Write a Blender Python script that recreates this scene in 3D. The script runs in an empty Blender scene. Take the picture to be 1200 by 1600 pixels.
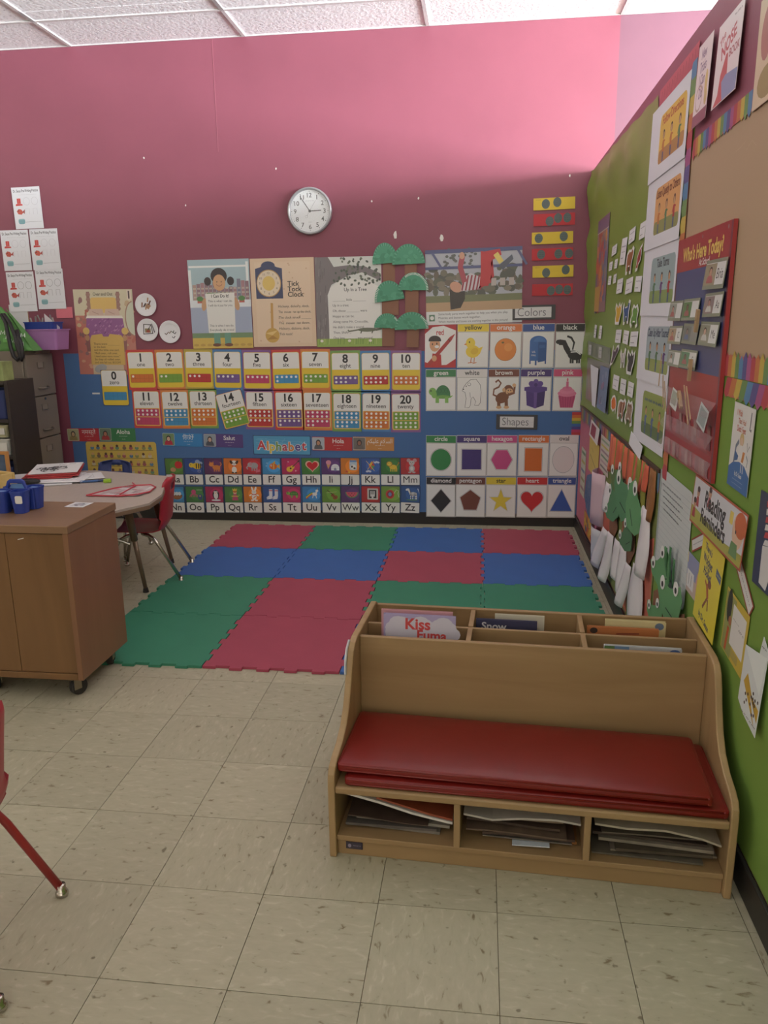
import bpy, bmesh, math, random
from mathutils import Vector, Matrix
random.seed(7)
SC = bpy.context.scene
COL = SC.collection
PI = math.pi

# ------------------------------------------------------------------ camera
CAM_F = 1216.66
def _cam():
    yaw, pit, rol = -0.1239, 0.2377, -0.0118
    s, c = math.sin, math.cos
    f = Vector((s(yaw)*c(pit), c(yaw)*c(pit), -s(pit)))
    r = Vector((c(yaw), -s(yaw), 0)); u = r.cross(f)
    r2 = c(rol)*r + s(rol)*u; u2 = -s(rol)*r + c(rol)*u
    cd = bpy.data.cameras.new('camera'); co = bpy.data.objects.new('camera', cd)
    COL.objects.link(co)
    cd.sensor_fit = 'HORIZONTAL'; cd.sensor_width = 36.0; cd.lens = 36.0*CAM_F/1200.0
    cd.clip_start = .02
    m = Matrix.Identity(4)
    for i in range(3):
        m[i][0] = r2[i]; m[i][1] = u2[i]; m[i][2] = -f[i]
    m[0][3], m[1][3], m[2][3] = 1.4587, -1.3988, 1.4587
    co.matrix_world = m
    SC.camera = co
_cam()

# ------------------------------------------------------------------ world, lamps, exposure
w = bpy.data.worlds.new('world'); SC.world = w; w.use_nodes = True
w.node_tree.nodes['Background'].inputs[0].default_value = (.6, .65, .7, 1)
w.node_tree.nodes['Background'].inputs[1].default_value = .3
vs = SC.view_settings
vs.view_transform = 'Standard'; vs.look = 'None'; vs.gamma = 1.0; vs.use_curve_mapping = False
vs.exposure = 0.0

def area(name, loc, rot, sx, sy, power, color):
    l = bpy.data.lights.new(name, 'AREA'); l.shape = 'RECTANGLE'; l.size = sx; l.size_y = sy
    l.energy = power; l.color = color
    o = bpy.data.objects.new(name, l); COL.objects.link(o); o.location = loc; o.rotation_euler = rot
    return o
# assumed light from the neighbouring room, over the partition; source unseen
area('unseen_light', (9.3, 0.6, 2.76), (0, PI/2, 0), 1.0, 6.0, 2500, (.92, .96, 1.0))
area('unseen_light', (9.3, 0.6, 1.55), (0, PI/2, 0), 1.3, 6.0, 2200, (.92, .97, 1.0))  # lower light added to brighten ceiling and upper wall, source unseen
# two unseen fill lights added at ceiling height behind the camera
for lx, ly in ((-.6, -1.6), (1.3, -2.6)):
    area('near_room_fill', (lx, ly, 3.28), (0, 0, 0), .6, 1.2, 3.5, (.97, .98, 1.0))
# soft fill light added on the left behind the camera, source unseen
area('unseen_light', (-3.3, -1.8, 1.8), (0, -PI/2, 0), 1.4, 2.0, 6, (.9, .96, 1.0))

# ------------------------------------------------------------------ colour and materials
def lin(v):
    v /= 255.0
    return v/12.92 if v <= .04045 else ((v+.055)/1.055)**2.4
def C3(c): return (lin(c[0]), lin(c[1]), lin(c[2]), 1.0)

_M = {}
def mat(name, rgb, rough=.5, metal=0.0, spec=.5, bump=None, noise=None, objcol=False, alpha=None, trans=0):
    if name in _M: return _M[name]
    m = bpy.data.materials.new(name); m.use_nodes = True; _M[name] = m
    nt = m.node_tree; b = nt.nodes['Principled BSDF']
    b.inputs['Base Color'].default_value = C3(rgb); b.inputs['Roughness'].default_value = rough
    b.inputs['Metallic'].default_value = metal; b.inputs['Specular IOR Level'].default_value = spec
    if alpha is not None: b.inputs['Alpha'].default_value = alpha
    if trans: b.inputs['Transmission Weight'].default_value = trans
    tc = nt.nodes.new('ShaderNodeTexCoord')
    if objcol:
        oi = nt.nodes.new('ShaderNodeObjectInfo'); src = oi.outputs['Color']
    else: src = None
    if noise:   # (scale, amount)
        n = nt.nodes.new('ShaderNodeTexNoise'); n.inputs['Scale'].default_value = noise[0]; n.inputs['Detail'].default_value = 5
        nt.links.new(tc.outputs['Object'], n.inputs['Vector'])
        mr = nt.nodes.new('ShaderNodeMapRange'); mr.inputs[1].default_value = .3; mr.inputs[2].default_value = .7
        mr.inputs[3].default_value = 1-noise[1]; mr.inputs[4].default_value = 1+noise[1]*.6
        nt.links.new(n.outputs['Fac'], mr.inputs[0])
        mx = nt.nodes.new('ShaderNodeVectorMath'); mx.operation = 'SCALE'
        if src: nt.links.new(src, mx.inputs[0])
        else: mx.inputs[0].default_value = C3(rgb)[:3]
        nt.links.new(mr.outputs[0], mx.inputs['Scale']); nt.links.new(mx.outputs[0], b.inputs['Base Color'])
    elif src: nt.links.new(src, b.inputs['Base Color'])
    if bump:    # (scale, strength, distance)
        n = nt.nodes.new('ShaderNodeTexNoise'); n.inputs['Scale'].default_value = bump[0]; n.inputs['Detail'].default_value = 4
        nt.links.new(tc.outputs['Object'], n.inputs['Vector'])
        bp = nt.nodes.new('ShaderNodeBump'); bp.inputs['Strength'].default_value = bump[1]; bp.inputs['Distance'].default_value = bump[2]
        nt.links.new(n.outputs['Fac'], bp.inputs['Height']); nt.links.new(bp.outputs[0], b.inputs['Normal'])
    return m

def wood(name, dark, light, axis=0, rough=.45, sc=1.0):
    if name in _M: return _M[name]
    m = bpy.data.materials.new(name); m.use_nodes = True; _M[name] = m
    nt = m.node_tree; b = nt.nodes['Principled BSDF']; b.inputs['Roughness'].default_value = rough
    b.inputs['Specular IOR Level'].default_value = .35
    tc = nt.nodes.new('ShaderNodeTexCoord'); mp = nt.nodes.new('ShaderNodeMapping')
    s = [14*sc, 14*sc, 14*sc]; s[axis] = 1.3*sc
    mp.inputs['Scale'].default_value = s
    nt.links.new(tc.outputs['Object'], mp.inputs['Vector'])
    n = nt.nodes.new('ShaderNodeTexNoise'); n.inputs['Scale'].default_value = 1.0; n.inputs['Detail'].default_value = 8; n.inputs['Distortion'].default_value = .9
    nt.links.new(mp.outputs[0], n.inputs['Vector'])
    r = nt.nodes.new('ShaderNodeValToRGB')
    r.color_ramp.elements[0].position = .3; r.color_ramp.elements[0].color = C3(dark)
    r.color_ramp.elements[1].position = .68; r.color_ramp.elements[1].color = C3(light)
    nt.links.new(n.outputs['Fac'], r.inputs[0]); nt.links.new(r.outputs[0], b.inputs['Base Color'])
    return m

def print_mat(name, rough, spec):
    m = bpy.data.materials.new(name); m.use_nodes = True
    nt = m.node_tree; b = nt.nodes['Principled BSDF']
    b.inputs['Roughness'].default_value = rough; b.inputs['Specular IOR Level'].default_value = spec
    a = nt.nodes.new('ShaderNodeVertexColor'); a.layer_name = 'ink'
    nt.links.new(a.outputs[0], b.inputs['Base Color'])
    return m
PAPER = print_mat('printed_paper', .6, .3)
LAMIN = print_mat('laminated_print', .32, .5)

def floor_tile_mat():
    m = bpy.data.materials.new('vinyl_floor_tile'); m.use_nodes = True
    nt = m.node_tree; L = nt.links; b = nt.nodes['Principled BSDF']
    b.inputs['Roughness'].default_value = .42; b.inputs['Specular IOR Level'].default_value = .35
    tc = nt.nodes.new('ShaderNodeTexCoord'); oi = nt.nodes.new('ShaderNodeObjectInfo')
    ad = nt.nodes.new('ShaderNodeVectorMath'); ad.operation = 'ADD'
    sc = nt.nodes.new('ShaderNodeVectorMath'); sc.operation = 'SCALE'; sc.inputs[0].default_value = (37, 91, 53)
    L.new(oi.outputs['Random'], sc.inputs['Scale']); L.new(tc.outputs['Object'], ad.inputs[0]); L.new(sc.outputs[0], ad.inputs[1])
    mp = nt.nodes.new('ShaderNodeMapping'); mp.inputs['Scale'].default_value = (26, 60, 26); L.new(ad.outputs[0], mp.inputs['Vector'])
    n1 = nt.nodes.new('ShaderNodeTexNoise'); n1.inputs['Scale'].default_value = 1; n1.inputs['Detail'].default_value = 6; n1.inputs['Distortion'].default_value = .6
    L.new(mp.outputs[0], n1.inputs['Vector'])
    r1 = nt.nodes.new('ShaderNodeValToRGB'); e = r1.color_ramp.elements
    e[0].position = .27; e[0].color = C3((128, 116, 90)); e[1].position = .75; e[1].color = C3((194, 189, 168))
    k = r1.color_ramp.elements.new(.36); k.color = C3((173, 168, 145))
    k = r1.color_ramp.elements.new(.6); k.color = C3((179, 174, 151))
    L.new(n1.outputs['Fac'], r1.inputs[0])
    n2 = nt.nodes.new('ShaderNodeTexNoise'); n2.inputs['Scale'].default_value = 34; n2.inputs['Detail'].default_value = 2
    L.new(ad.outputs[0], n2.inputs['Vector'])
    r2 = nt.nodes.new('ShaderNodeValToRGB'); r2.color_ramp.elements[0].position = .70; r2.color_ramp.elements[0].color = (1, 1, 1, 1)
    r2.color_ramp.elements[1].position = .76; r2.color_ramp.elements[1].color = (.34, .31, .25, 1)
    L.new(n2.outputs['Fac'], r2.inputs[0])
    mx = nt.nodes.new('ShaderNodeMix'); mx.data_type = 'RGBA'; mx.blend_type = 'MULTIPLY'; mx.inputs[0].default_value = .8
    L.new(r1.outputs[0], mx.inputs[6]); L.new(r2.outputs[0], mx.inputs[7])
    tv = nt.nodes.new('ShaderNodeMapRange'); tv.inputs[3].default_value = .93; tv.inputs[4].default_value = 1.05
    L.new(oi.outputs['Random'], tv.inputs[0])
    fs = nt.nodes.new('ShaderNodeVectorMath'); fs.operation = 'SCALE'
    L.new(mx.outputs[2], fs.inputs[0]); L.new(tv.outputs[0], fs.inputs['Scale']); L.new(fs.outputs[0], b.inputs['Base Color'])
    return m

def ceiling_mat():
    m = bpy.data.materials.new('fissured_ceiling_tile'); m.use_nodes = True
    nt = m.node_tree; L = nt.links; b = nt.nodes['Principled BSDF']; b.inputs['Roughness'].default_value = .9
    tc = nt.nodes.new('ShaderNodeTexCoord')
    n = nt.nodes.new('ShaderNodeTexNoise'); n.inputs['Scale'].default_value = 45; n.inputs['Detail'].default_value = 3
    L.new(tc.outputs['Object'], n.inputs['Vector'])
    r = nt.nodes.new('ShaderNodeValToRGB'); r.color_ramp.elements[0].position = .28; r.color_ramp.elements[0].color = C3((205, 203, 206))
    r.color_ramp.elements[1].position = .40; r.color_ramp.elements[1].color = C3((246, 247, 250))
    L.new(n.outputs['Fac'], r.inputs[0]); L.new(r.outputs[0], b.inputs['Base Color'])
    bp = nt.nodes.new('ShaderNodeBump'); bp.inputs['Strength'].default_value = .5; bp.inputs['Distance'].default_value = .006
    L.new(n.outputs['Fac'], bp.inputs['Height']); L.new(bp.outputs[0], b.inputs['Normal'])
    return m

WALL = mat('raspberry_wall_paint', (138, 76, 92), .42, noise=(2.5, .06), bump=(60, .06, .003))
MAUVE = mat('mauve_wall_tone', (116, 79, 94), .45, noise=(2.5, .05))  # duller, less red tone for the right stretch of the back wall
WHITE_P = mat('white_paint', (226, 224, 218), .6)
BLACKB = mat('black_vinyl_base', (44, 40, 38), .45)
MAPLE = wood('maple_ply', (150, 122, 86), (166, 138, 100), 0, .4)
MAPLEV = wood('maple_ply_upright', (152, 124, 88), (168, 140, 102), 2, .4)
OAK = wood('oak_laminate', (112, 82, 52), (128, 95, 62), 2, .4, .6)
OAKT = wood('oak_laminate_top', (128, 98, 72), (142, 111, 84), 0, .35, .6)
OAKS = wood('oak_laminate_side', (126, 90, 66), (140, 103, 76), 2, .4, .35)
FOAM = mat('eva_foam', (200, 200, 200), .62, objcol=True, spec=.4, bump=(160, .35, .002), noise=(6, .05))
VINYL = mat('red_vinyl', (122, 28, 23), .34, noise=(9, .05), bump=(14, .15, .006))
RPLAST = mat('red_plastic', (172, 40, 54), .4, bump=(180, .1, .001))
BPLAST = mat('navy_plastic', (48, 62, 116), .4)
CHROME = mat('chrome_steel', (190, 186, 176), .22, 1.0)
REDPNT = mat('dark_red_enamel', (150, 48, 46), .35)
BROWNST = mat('brown_enamel_steel', (128, 108, 88), .35, .3)
GREYLAM = mat('grey_laminate', (182, 170, 160), .38, noise=(40, .05))
EDGE = mat('brown_edge_band', (130, 106, 84), .5)
TAUPE = mat('taupe_enamel', (128, 118, 106), .4, noise=(3, .04))
TAUPE2 = mat('taupe_enamel_trim', (150, 140, 128), .3, .6)
CADDYB = mat('blue_plastic', (44, 66, 150), .35)
LTBLUE = mat('light_blue_plastic', (110, 150, 200), .4)
PURPLE = mat('purple_plastic', (168, 118, 176), .4)
BLACKP = mat('black_plastic', (38, 36, 38), .45)
DKSHELF = mat('black_brown_laminate', (52, 44, 42), .5)
RUBBER = mat('dark_rubber', (40, 38, 36), .6)
CLEAR = mat('clear_vinyl', (225, 200, 205), .18, alpha=.22)
BAGG = mat('green_woven_bag', (98, 152, 82), .7, bump=(120, .3, .002))
CHWHITE = mat('white_plastic', (214, 214, 208), .35)
TANW = wood('pale_tray_wood', (198, 168, 104), (212, 184, 120), 0, .45)

# ------------------------------------------------------------------ object helpers
def link(o, parent=None):
    COL.objects.link(o)
    if parent: o.parent = parent
    return o
def tag(o, label=None, cat=None, group=None, kind=None):
    if label: o['label'] = label
    if cat: o['category'] = cat
    if group: o['group'] = group
    if kind: o['kind'] = kind
    return o
def empty(name, loc=(0, 0, 0), rz=0.0):
    o = bpy.data.objects.new(name, None); link(o); o.location = loc; o.rotation_euler = (0, 0, rz)
    o.empty_display_size = .05
    return o

class MB:
    def __init__(s): s.bm = bmesh.new()
    def box(s, c, d, rz=0, rx=0, ry=0):
        m = Matrix.Translation(c) @ Matrix.Rotation(rz, 4, 'Z') @ Matrix.Rotation(ry, 4, 'Y') @ Matrix.Rotation(rx, 4, 'X') @ Matrix.Diagonal((d[0], d[1], d[2], 1))
        bmesh.ops.create_cube(s.bm, size=1, matrix=m); return s
    def bx(s, x0, x1, y0, y1, z0, z1): return s.box(((x0+x1)/2, (y0+y1)/2, (z0+z1)/2), (x1-x0, y1-y0, z1-z0))
    def cone(s, p0, p1, r0, r1, n=12):
        p0 = Vector(p0); p1 = Vector(p1); d = p1-p0
        q = d.to_track_quat('Z', 'Y').to_matrix().to_4x4()
        bmesh.ops.create_cone(s.bm, cap_ends=True, segments=n, radius1=r0, radius2=r1, depth=d.length, matrix=Matrix.Translation((p0+p1)/2) @ q); return s
    def tube(s, pts, r, n=8):
        pts = [Vector(p) for p in pts]; rings = []
        rr = r if isinstance(r, (list, tuple)) else [r]*len(pts)
        up = None
        for i, p in enumerate(pts):
            t = (pts[min(i+1, len(pts)-1)]-pts[max(i-1, 0)]).normalized()
            a = t.cross(Vector((.31, .17, .93)) if abs(t.z) < .9 else Vector((1, .1, 0))).normalized()
            if up is not None:
                a = (up-up.dot(t)*t).normalized()
            up = a; b = t.cross(a)
            rings.append([s.bm.verts.new(p+rr[i]*(math.cos(2*PI*k/n)*a+math.sin(2*PI*k/n)*b)) for k in range(n)])
        for i in range(len(rings)-1):
            for k in range(n):
                s.bm.faces.new((rings[i][k], rings[i][(k+1) % n], rings[i+1][(k+1) % n], rings[i+1][k]))
        s.bm.faces.new(rings[0][::-1]); s.bm.faces.new(rings[-1]); return s
    def prism(s, poly, axis, a, b):
        def P(p, t):
            return (t, p[0], p[1]) if axis == 0 else ((p[0], t, p[1]) if axis == 1 else (p[0], p[1], t))
        v0 = [s.bm.verts.new(P(p, a)) for p in poly]; v1 = [s.bm.verts.new(P(p, b)) for p in poly]
        s.bm.faces.new(v0); s.bm.faces.new(v1[::-1]); n = len(poly)
        for i in range(n): s.bm.faces.new((v0[i], v1[i], v1[(i+1) % n], v0[(i+1) % n]))
        return s
    def lathe(s, prof, c=(0, 0, 0), n=24, sx=1, sy=1):
        rings = []
        for r, z in prof:
            if r < 1e-6: rings.append([s.bm.verts.new((c[0], c[1], c[2]+z))])
            else: rings.append([s.bm.verts.new((c[0]+sx*r*math.cos(2*PI*k/n), c[1]+sy*r*math.sin(2*PI*k/n), c[2]+z)) for k in range(n)])
        for i in range(len(rings)-1):
            A, B = rings[i], rings[i+1]
            for k in range(n):
                a0 = A[k % len(A)]; a1 = A[(k+1) % len(A)]; b0 = B[k % len(B)]; b1 = B[(k+1) % len(B)]
                f = [a0]
                if a1 is not a0: f.append(a1)
                if b1 is not b0 or True:
                    if b1 not in f: f.append(b1)
                    if b0 not in f: f.append(b0)
                if len(f) > 2:
                    try: s.bm.faces.new(f)
                    except ValueError: pass
        return s
    def grid(s, fn, nu, nv, skip=None):
        V = [[s.bm.verts.new(fn(i/nu, j/nv)) for j in range(nv+1)] for i in range(nu+1)]
        for i in range(nu):
            for j in range(nv):
                if skip and skip(i, j): continue
                s.bm.faces.new((V[i][j], V[i+1][j], V[i+1][j+1], V[i][j+1]))
        for v in [v for v in s.bm.verts if not v.link_faces]: s.bm.verts.remove(v)
        return s
    def mesh(s, name, m, smooth=False, fix=True):
        if fix: bmesh.ops.recalc_face_normals(s.bm, faces=s.bm.faces[:])
        me = bpy.data.meshes.new(name); s.bm.to_mesh(me); s.bm.free()
        if m: me.materials.append(m)
        if smooth:
            for p in me.polygons: p.use_smooth = True
        return me
    def build(s, name, m, parent=None, loc=(0, 0, 0), rz=0, bevel=0, smooth=False, solid=0, seg=2, subd=0):
        me = s.mesh(name, m, smooth)
        o = bpy.data.objects.new(name, me); link(o, parent); o.location = loc; o.rotation_euler = (0, 0, rz)
        if solid:
            md = o.modifiers.new('solid', 'SOLIDIFY'); md.thickness = solid; md.offset = 0
        if bevel:
            md = o.modifiers.new('bevel', 'BEVEL'); md.width = bevel; md.segments = seg; md.limit_method = 'ANGLE'; md.angle_limit = .7
        if subd:
            md = o.modifiers.new('subd', 'SUBSURF'); md.levels = subd; md.render_levels = subd
        return o

# ------------------------------------------------------------------ flat printed things
_TX = {}
def text_geo(txt, bold=0.0, shear=0.0, res=3):
    if 'M' in txt: bold = 0.0          # the outline offset breaks this glyph
    key = (txt, bold, shear)
    if key in _TX: return _TX[key]
    cu = bpy.data.curves.new('t', 'FONT'); cu.body = txt; cu.size = 1; cu.align_x = 'LEFT'; cu.align_y = 'BOTTOM_BASELINE'
    cu.offset = bold; cu.shear = shear; cu.resolution_u = res
    o = bpy.data.objects.new('t', cu); COL.objects.link(o)
    dg = bpy.context.evaluated_depsgraph_get()
    me = bpy.data.meshes.new_from_object(o.evaluated_get(dg))
    vs_ = [(v.co.x, v.co.y) for v in me.vertices]; fs = [tuple(p.vertices) for p in me.polygons]
    bpy.data.objects.remove(o); bpy.data.curves.remove(cu); bpy.data.meshes.remove(me)
    if vs_:
        x0 = min(p[0] for p in vs_); x1 = max(p[0] for p in vs_)
    else: x0 = x1 = 0
    _TX[key] = (vs_, fs, x0, x1)
    return _TX[key]

def FB(x, z, off=.002): # frame on the back wall
    return (Vector((x, 4.219-off, z)), Vector((1, 0, 0)), Vector((0, 0, 1)))
def FR(y, z, off=.002): # frame on the right-hand partition
    return (Vector((2.165-off, y, z)), Vector((0, -1, 0)), Vector((0, 0, 1)))
def FH(x, y, z, rz=0):  # lying flat, facing up
    return (Vector((x, y, z)), Vector((math.cos(rz), math.sin(rz), 0)), Vector((-math.sin(rz), math.cos(rz), 0)))

def rpoly(w, h, r=0, n=3):
    if r <= 0: return [(-w/2, -h/2), (w/2, -h/2), (w/2, h/2), (-w/2, h/2)]
    out = []
    for cx, cy, a in ((w/2-r, -h/2+r, -PI/2), (w/2-r, h/2-r, 0), (-w/2+r, h/2-r, PI/2), (-w/2+r, -h/2+r, PI)):
        for k in range(n+1):
            t = a+PI/2*k/n; out.append((cx+r*math.cos(t), cy+r*math.sin(t)))
    return out

class Card:
    """A thin printed sheet; draws in its own plane, each drawing call a hair above the last."""
    def __init__(s, name, frame, w, h, col=(240, 240, 236), t=.001, r=0.0, rot=0.0, tilt=0.0, yaw=0.0, poly=None, m=None, parent=None):
        s.name = name; s.w = w; s.h = h; s.t = t; s.m = m or PAPER; s.parent = parent
        s.frame = frame; s.rot = rot; s.tilt = tilt; s.yaw = yaw
        s.parts = {}; s.order = []; s.cur = None; s.z = t
        s.cx = s.cy = 0.0; s.sx = s.sy = 1.0; s.ra = 0.0
        s.poly = poly or rpoly(w, h, r); s.col = col
    def part(s, n):
        if n not in s.parts: s.parts[n] = ([], [], []); s.order.append(n)
        s.cur = s.parts[n]; return s
    def new(s, n):
        k = n+'#%d' % len(s.order); s.parts[k] = ([], [], []); s.order.append(k); s.cur = s.parts[k]; return s
    def at(s, cx=0, cy=0, sx=1, sy=None, rot=0):
        s.cx, s.cy, s.sx, s.sy, s.ra = cx, cy, sx, (sx if sy is None else sy), rot; return s
    def _p(s, p):
        x, y = p[0]*s.sx, p[1]*s.sy
        if s.ra:
            c, n = math.cos(s.ra), math.sin(s.ra); x, y = c*x-n*y, n*x+c*y
        return (x+s.cx, y+s.cy)
    def _add(s, pts, faces, col):
        if s.cur is None: s.part('print')
        V, F, K = s.cur; b = len(V); s.z += 1.3e-5
        for p in pts: V.append((p[0], p[1], s.z))
        for f in faces: F.append(tuple(b+i for i in f)); K.append(col)
    def P(s, pts, col): s._add([s._p(p) for p in pts], [tuple(range(len(pts)))], col); return s
    def R(s, x0, y0, x1, y1, col): return s.P([(x0, y0), (x1, y0), (x1, y1), (x0, y1)], col)
    def RR(s, cx, cy, w, h, r, col): return s.P([(cx+x, cy+y) for x, y in rpoly(w, h, r)], col)
    def E(s, cx, cy, rx, ry, col, rot=0, a0=0, a1=2*PI, n=16):
        full = abs(a1-a0-2*PI) < 1e-6
        m = n if full else n+1
        c, q = math.cos(rot), math.sin(rot); pts = []
        for k in range(m):
            t = a0+(a1-a0)*k/n; x, y = rx*math.cos(t), ry*math.sin(t)
            pts.append((cx+c*x-q*y, cy+q*x+c*y))
        return s.P(pts, col)
    def S(s, pts, wd, col, closed=False):
        P = [Vector(p) for p in pts]; n = len(P); L = []; Rr = []
        for i in range(n):
            a = P[(i-1) % n] if (closed or i > 0) else P[i]; b = P[(i+1) % n] if (closed or i < n-1) else P[i]
            d = b-a
            d = d.normalized() if d.length > 1e-9 else Vector((1, 0))
            nn = Vector((-d.y, d.x))*wd/2
            L.append(s._p(P[i]+nn)); Rr.append(s._p(P[i]-nn))
        f = [(i, i+1, n+i+1, n+i) for i in range(n-1)]
        if closed: f.append((n-1, 0, n, 2*n-1))
        s._add(L+Rr, f, col); return s
    def A(s, cx, cy, rx, ry, wd, col, a0=0, a1=2*PI, n=16):
        full = abs(a1-a0-2*PI) < 1e-6
        return s.S([(cx+rx*math.cos(a0+(a1-a0)*k/n), cy+ry*math.sin(a0+(a1-a0)*k/n)) for k in range(n if full else n+1)], wd, col, full)
    def T(s, txt, x, y, h, col=(30, 30, 32), bold=0.0, maxw=None, align='C', shear=0.0, rot=0.0):
        vs_, fs, x0, x1 = text_geo(txt, bold, shear)
        if not vs_: return s
        wd = (x1-x0)*h; k = h if not maxw or wd <= maxw else h*maxw/wd
        ox = {'C': -(x0+x1)/2, 'L': -x0, 'R': -x1}[align]
        c, q = math.cos(rot), math.sin(rot); pts = []
        for p in vs_:
            px, py = (p[0]+ox)*k, p[1]*h
            pts.append(s._p((x+c*px-q*py, y+q*px+c*py)))
        s._add(pts, fs, col); return s
    def scrib(s, x0, x1, y, h, col=(70, 70, 74), rng=random):
        """one line of writing too small to read"""
        x = x0
        while x < x1:
            wl = min(rng.uniform(1.2, 3.2)*h, x1-x)
            n = max(2, int(wl/(h*.4)))
            s.S([(x+wl*i/n, y+(h*.28 if i % 2 else -h*.28)*rng.uniform(.5, 1)) for i in range(n+1)], h*.28, col)
            x += wl+h*.7
        return s
    def _obj(s, name, V, F, K, parent):
        me = bpy.data.meshes.new(name); me.from_pydata(V, [], F); me.materials.append(s.m)
        at = me.color_attributes.new('ink', 'FLOAT_COLOR', 'CORNER')
        i = 0
        for p, k in zip(me.polygons, K):
            c = C3(k); c = (c[0]*.92+.026, c[1]*.92+.026, c[2]*.92+.026, 1.0)   # lens haze mixed into the print colour, lifting the blacks
            for li in p.loop_indices: at.data[li].color = c
        o = bpy.data.objects.new(name, me); link(o, parent); return o
    def done(s, label=None, cat=None, group=None):
        n = len(s.poly)
        V = [(p[0], p[1], 0) for p in s.poly]+[(p[0], p[1], s.t) for p in s.poly]
        F = [tuple(range(n))[::-1], tuple(range(n, 2*n))]+[(i, (i+1) % n, n+(i+1) % n, n+i) for i in range(n)]
        o = s._obj(s.name, V, F, [s.col]*len(F), s.parent)
        org, u, v = s.frame; wv = u.cross(v)
        m = Matrix.Identity(4)
        for i in range(3):
            m[i][0] = u[i]; m[i][1] = v[i]; m[i][2] = wv[i]; m[i][3] = org[i]
        if s.tilt: m = m @ Matrix.Translation((0, s.h/2, 0)) @ Matrix.Rotation(-s.tilt, 4, 'X') @ Matrix.Translation((0, -s.h/2, 0))
        if s.yaw:
            e = s.w/2 if s.yaw > 0 else -s.w/2
            m = m @ Matrix.Translation((e, 0, 0)) @ Matrix.Rotation(s.yaw, 4, 'Y') @ Matrix.Translation((-e, 0, 0))
        if s.rot: m = m @ Matrix.Rotation(s.rot, 4, 'Z')
        o.matrix_basis = m
        for pn in s.order:
            Vp, Fp, Kp = s.parts[pn]
            if Vp: s._obj(pn.split('#')[0], Vp, Fp, Kp, o)
        if label: tag(o, label, cat, group)
        return o

WHT = (236, 236, 232); BLK = (34, 32, 34)

# ================================================================== THE SETTING
T = .3048
fl = MB().bx(-3.4, 9.4, -5.2, 4.3, -.05, -.0045).build('floor', mat('floor_joint', (120, 108, 84), .7))
tag(fl, 'tan vinyl tile floor', kind='structure')
FTM = floor_tile_mat()
tm = MB().bx(-T/2+.0009, T/2-.0009, -T/2+.0009, T/2-.0009, -.0045, 0).mesh('floor_tile', FTM)
for i in range(-7, 8):
    for j in range(-4, 14):
        x, y = (i+.5)*T, (j+.5)*T
        if x-T/2 > 2.16 or x < -2.4: continue
        o = bpy.data.objects.new('floor_tile', tm); link(o, fl); o.location = (x, y, random.uniform(-.0004, .0003)); o.rotation_euler = (0, 0, random.choice((0, PI/2)))
ce = MB().bx(-3.4, 9.4, -5.2, 4.3, 3.345, 3.42).build('ceiling', mat('ceiling_void', (190, 188, 184), .8))
tag(ce, 'white suspended ceiling', kind='structure')
CTM = ceiling_mat()
ctm = MB().bx(-.601, .601, -.297, .297, 3.326, 3.344).mesh('ceiling_tile', CTM)
TEE = mat('white_ceiling_tee', (214, 212, 212), .5)
tmx = MB().bx(-.012, .012, -.305, .305, 3.318, 3.33).mesh('ceiling_tee', TEE)
tmy = MB().bx(-.598, .598, -.012, .012, 3.3185, 3.33).mesh('ceiling_tee', TEE)
for i in range(-2, 3):
    for j in range(0, 6):
        x = -.139+1.22*i+.61; y = 3.765-.61*j+.305
        o = bpy.data.objects.new('ceiling_tile', ctm); link(o, ce); o.location = (x, min(y, 3.92), random.uniform(-.001, .001))
        o = bpy.data.objects.new('ceiling_tee', tmx); link(o, ce); o.location = (x-.61, min(y, 3.905), 0)
        o = bpy.data.objects.new('ceiling_tee', tmy); link(o, ce); o.location = (x, y-.305, 0)
tag(MB().bx(-3.4, 2.293, 4.22, 4.34, -.05, 3.42).build('wall_back', WALL), 'raspberry painted back wall', kind='structure')
tag(MB().bx(2.293, 9.4, 4.22, 4.34, -.05, 3.42).build('wall_back_mauve', MAUVE), 'mauve stretch of the back wall', kind='structure')
wb = bpy.data.objects['wall_back']
tag(MB().bx(2.166, 2.292, -3.2, 4.219, 0, 2.415).build('wall_right', WALL), 'raspberry painted partition wall', kind='structure')
tag(MB().bx(-3.5, -3.4, -5.2, 4.34, 0, 3.42).build('wall_left', mat('cream_wall', (206, 196, 180), .6)), 'cream left wall', kind='structure')
tag(MB().bx(-3.4, 9.4, -5.3, -5.2, 0, 3.42).build('wall_front', mat('cream_wall', (206, 196, 180), .6)), 'cream wall behind the camera', kind='structure')
tag(MB().bx(9.4, 9.5, -5.3, 4.34, 0, 3.42).build('wall_outer', mat('cream_wall', (206, 196, 180), .6)), 'cream outer wall', kind='structure')
tag(MB().bx(-3.4, 2.16, 4.2162, 4.219, 0, .092).build('baseboard_back', BLACKB, bevel=.001), 'black vinyl base along the back wall', kind='structure')
tag(MB().bx(2.153, 2.165, -3.2, 4.214, 0, .092).build('baseboard_right', BLACKB, bevel=.003), 'black vinyl base along the partition', kind='structure')
tag(MB().bx(-3.4, 9.4, 4.209, 4.219, 3.319, 3.326).build('trim_1', TEE), 'white ceiling angle on the back wall', kind='structure')
tag(MB().bx(2.155, 2.164, 1.70, 4.205, .878, .892).build('trim_2', wood('dark_rail', (70, 52, 44), (88, 66, 54), 1)), 'dark rail across the partition', kind='structure')
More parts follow.
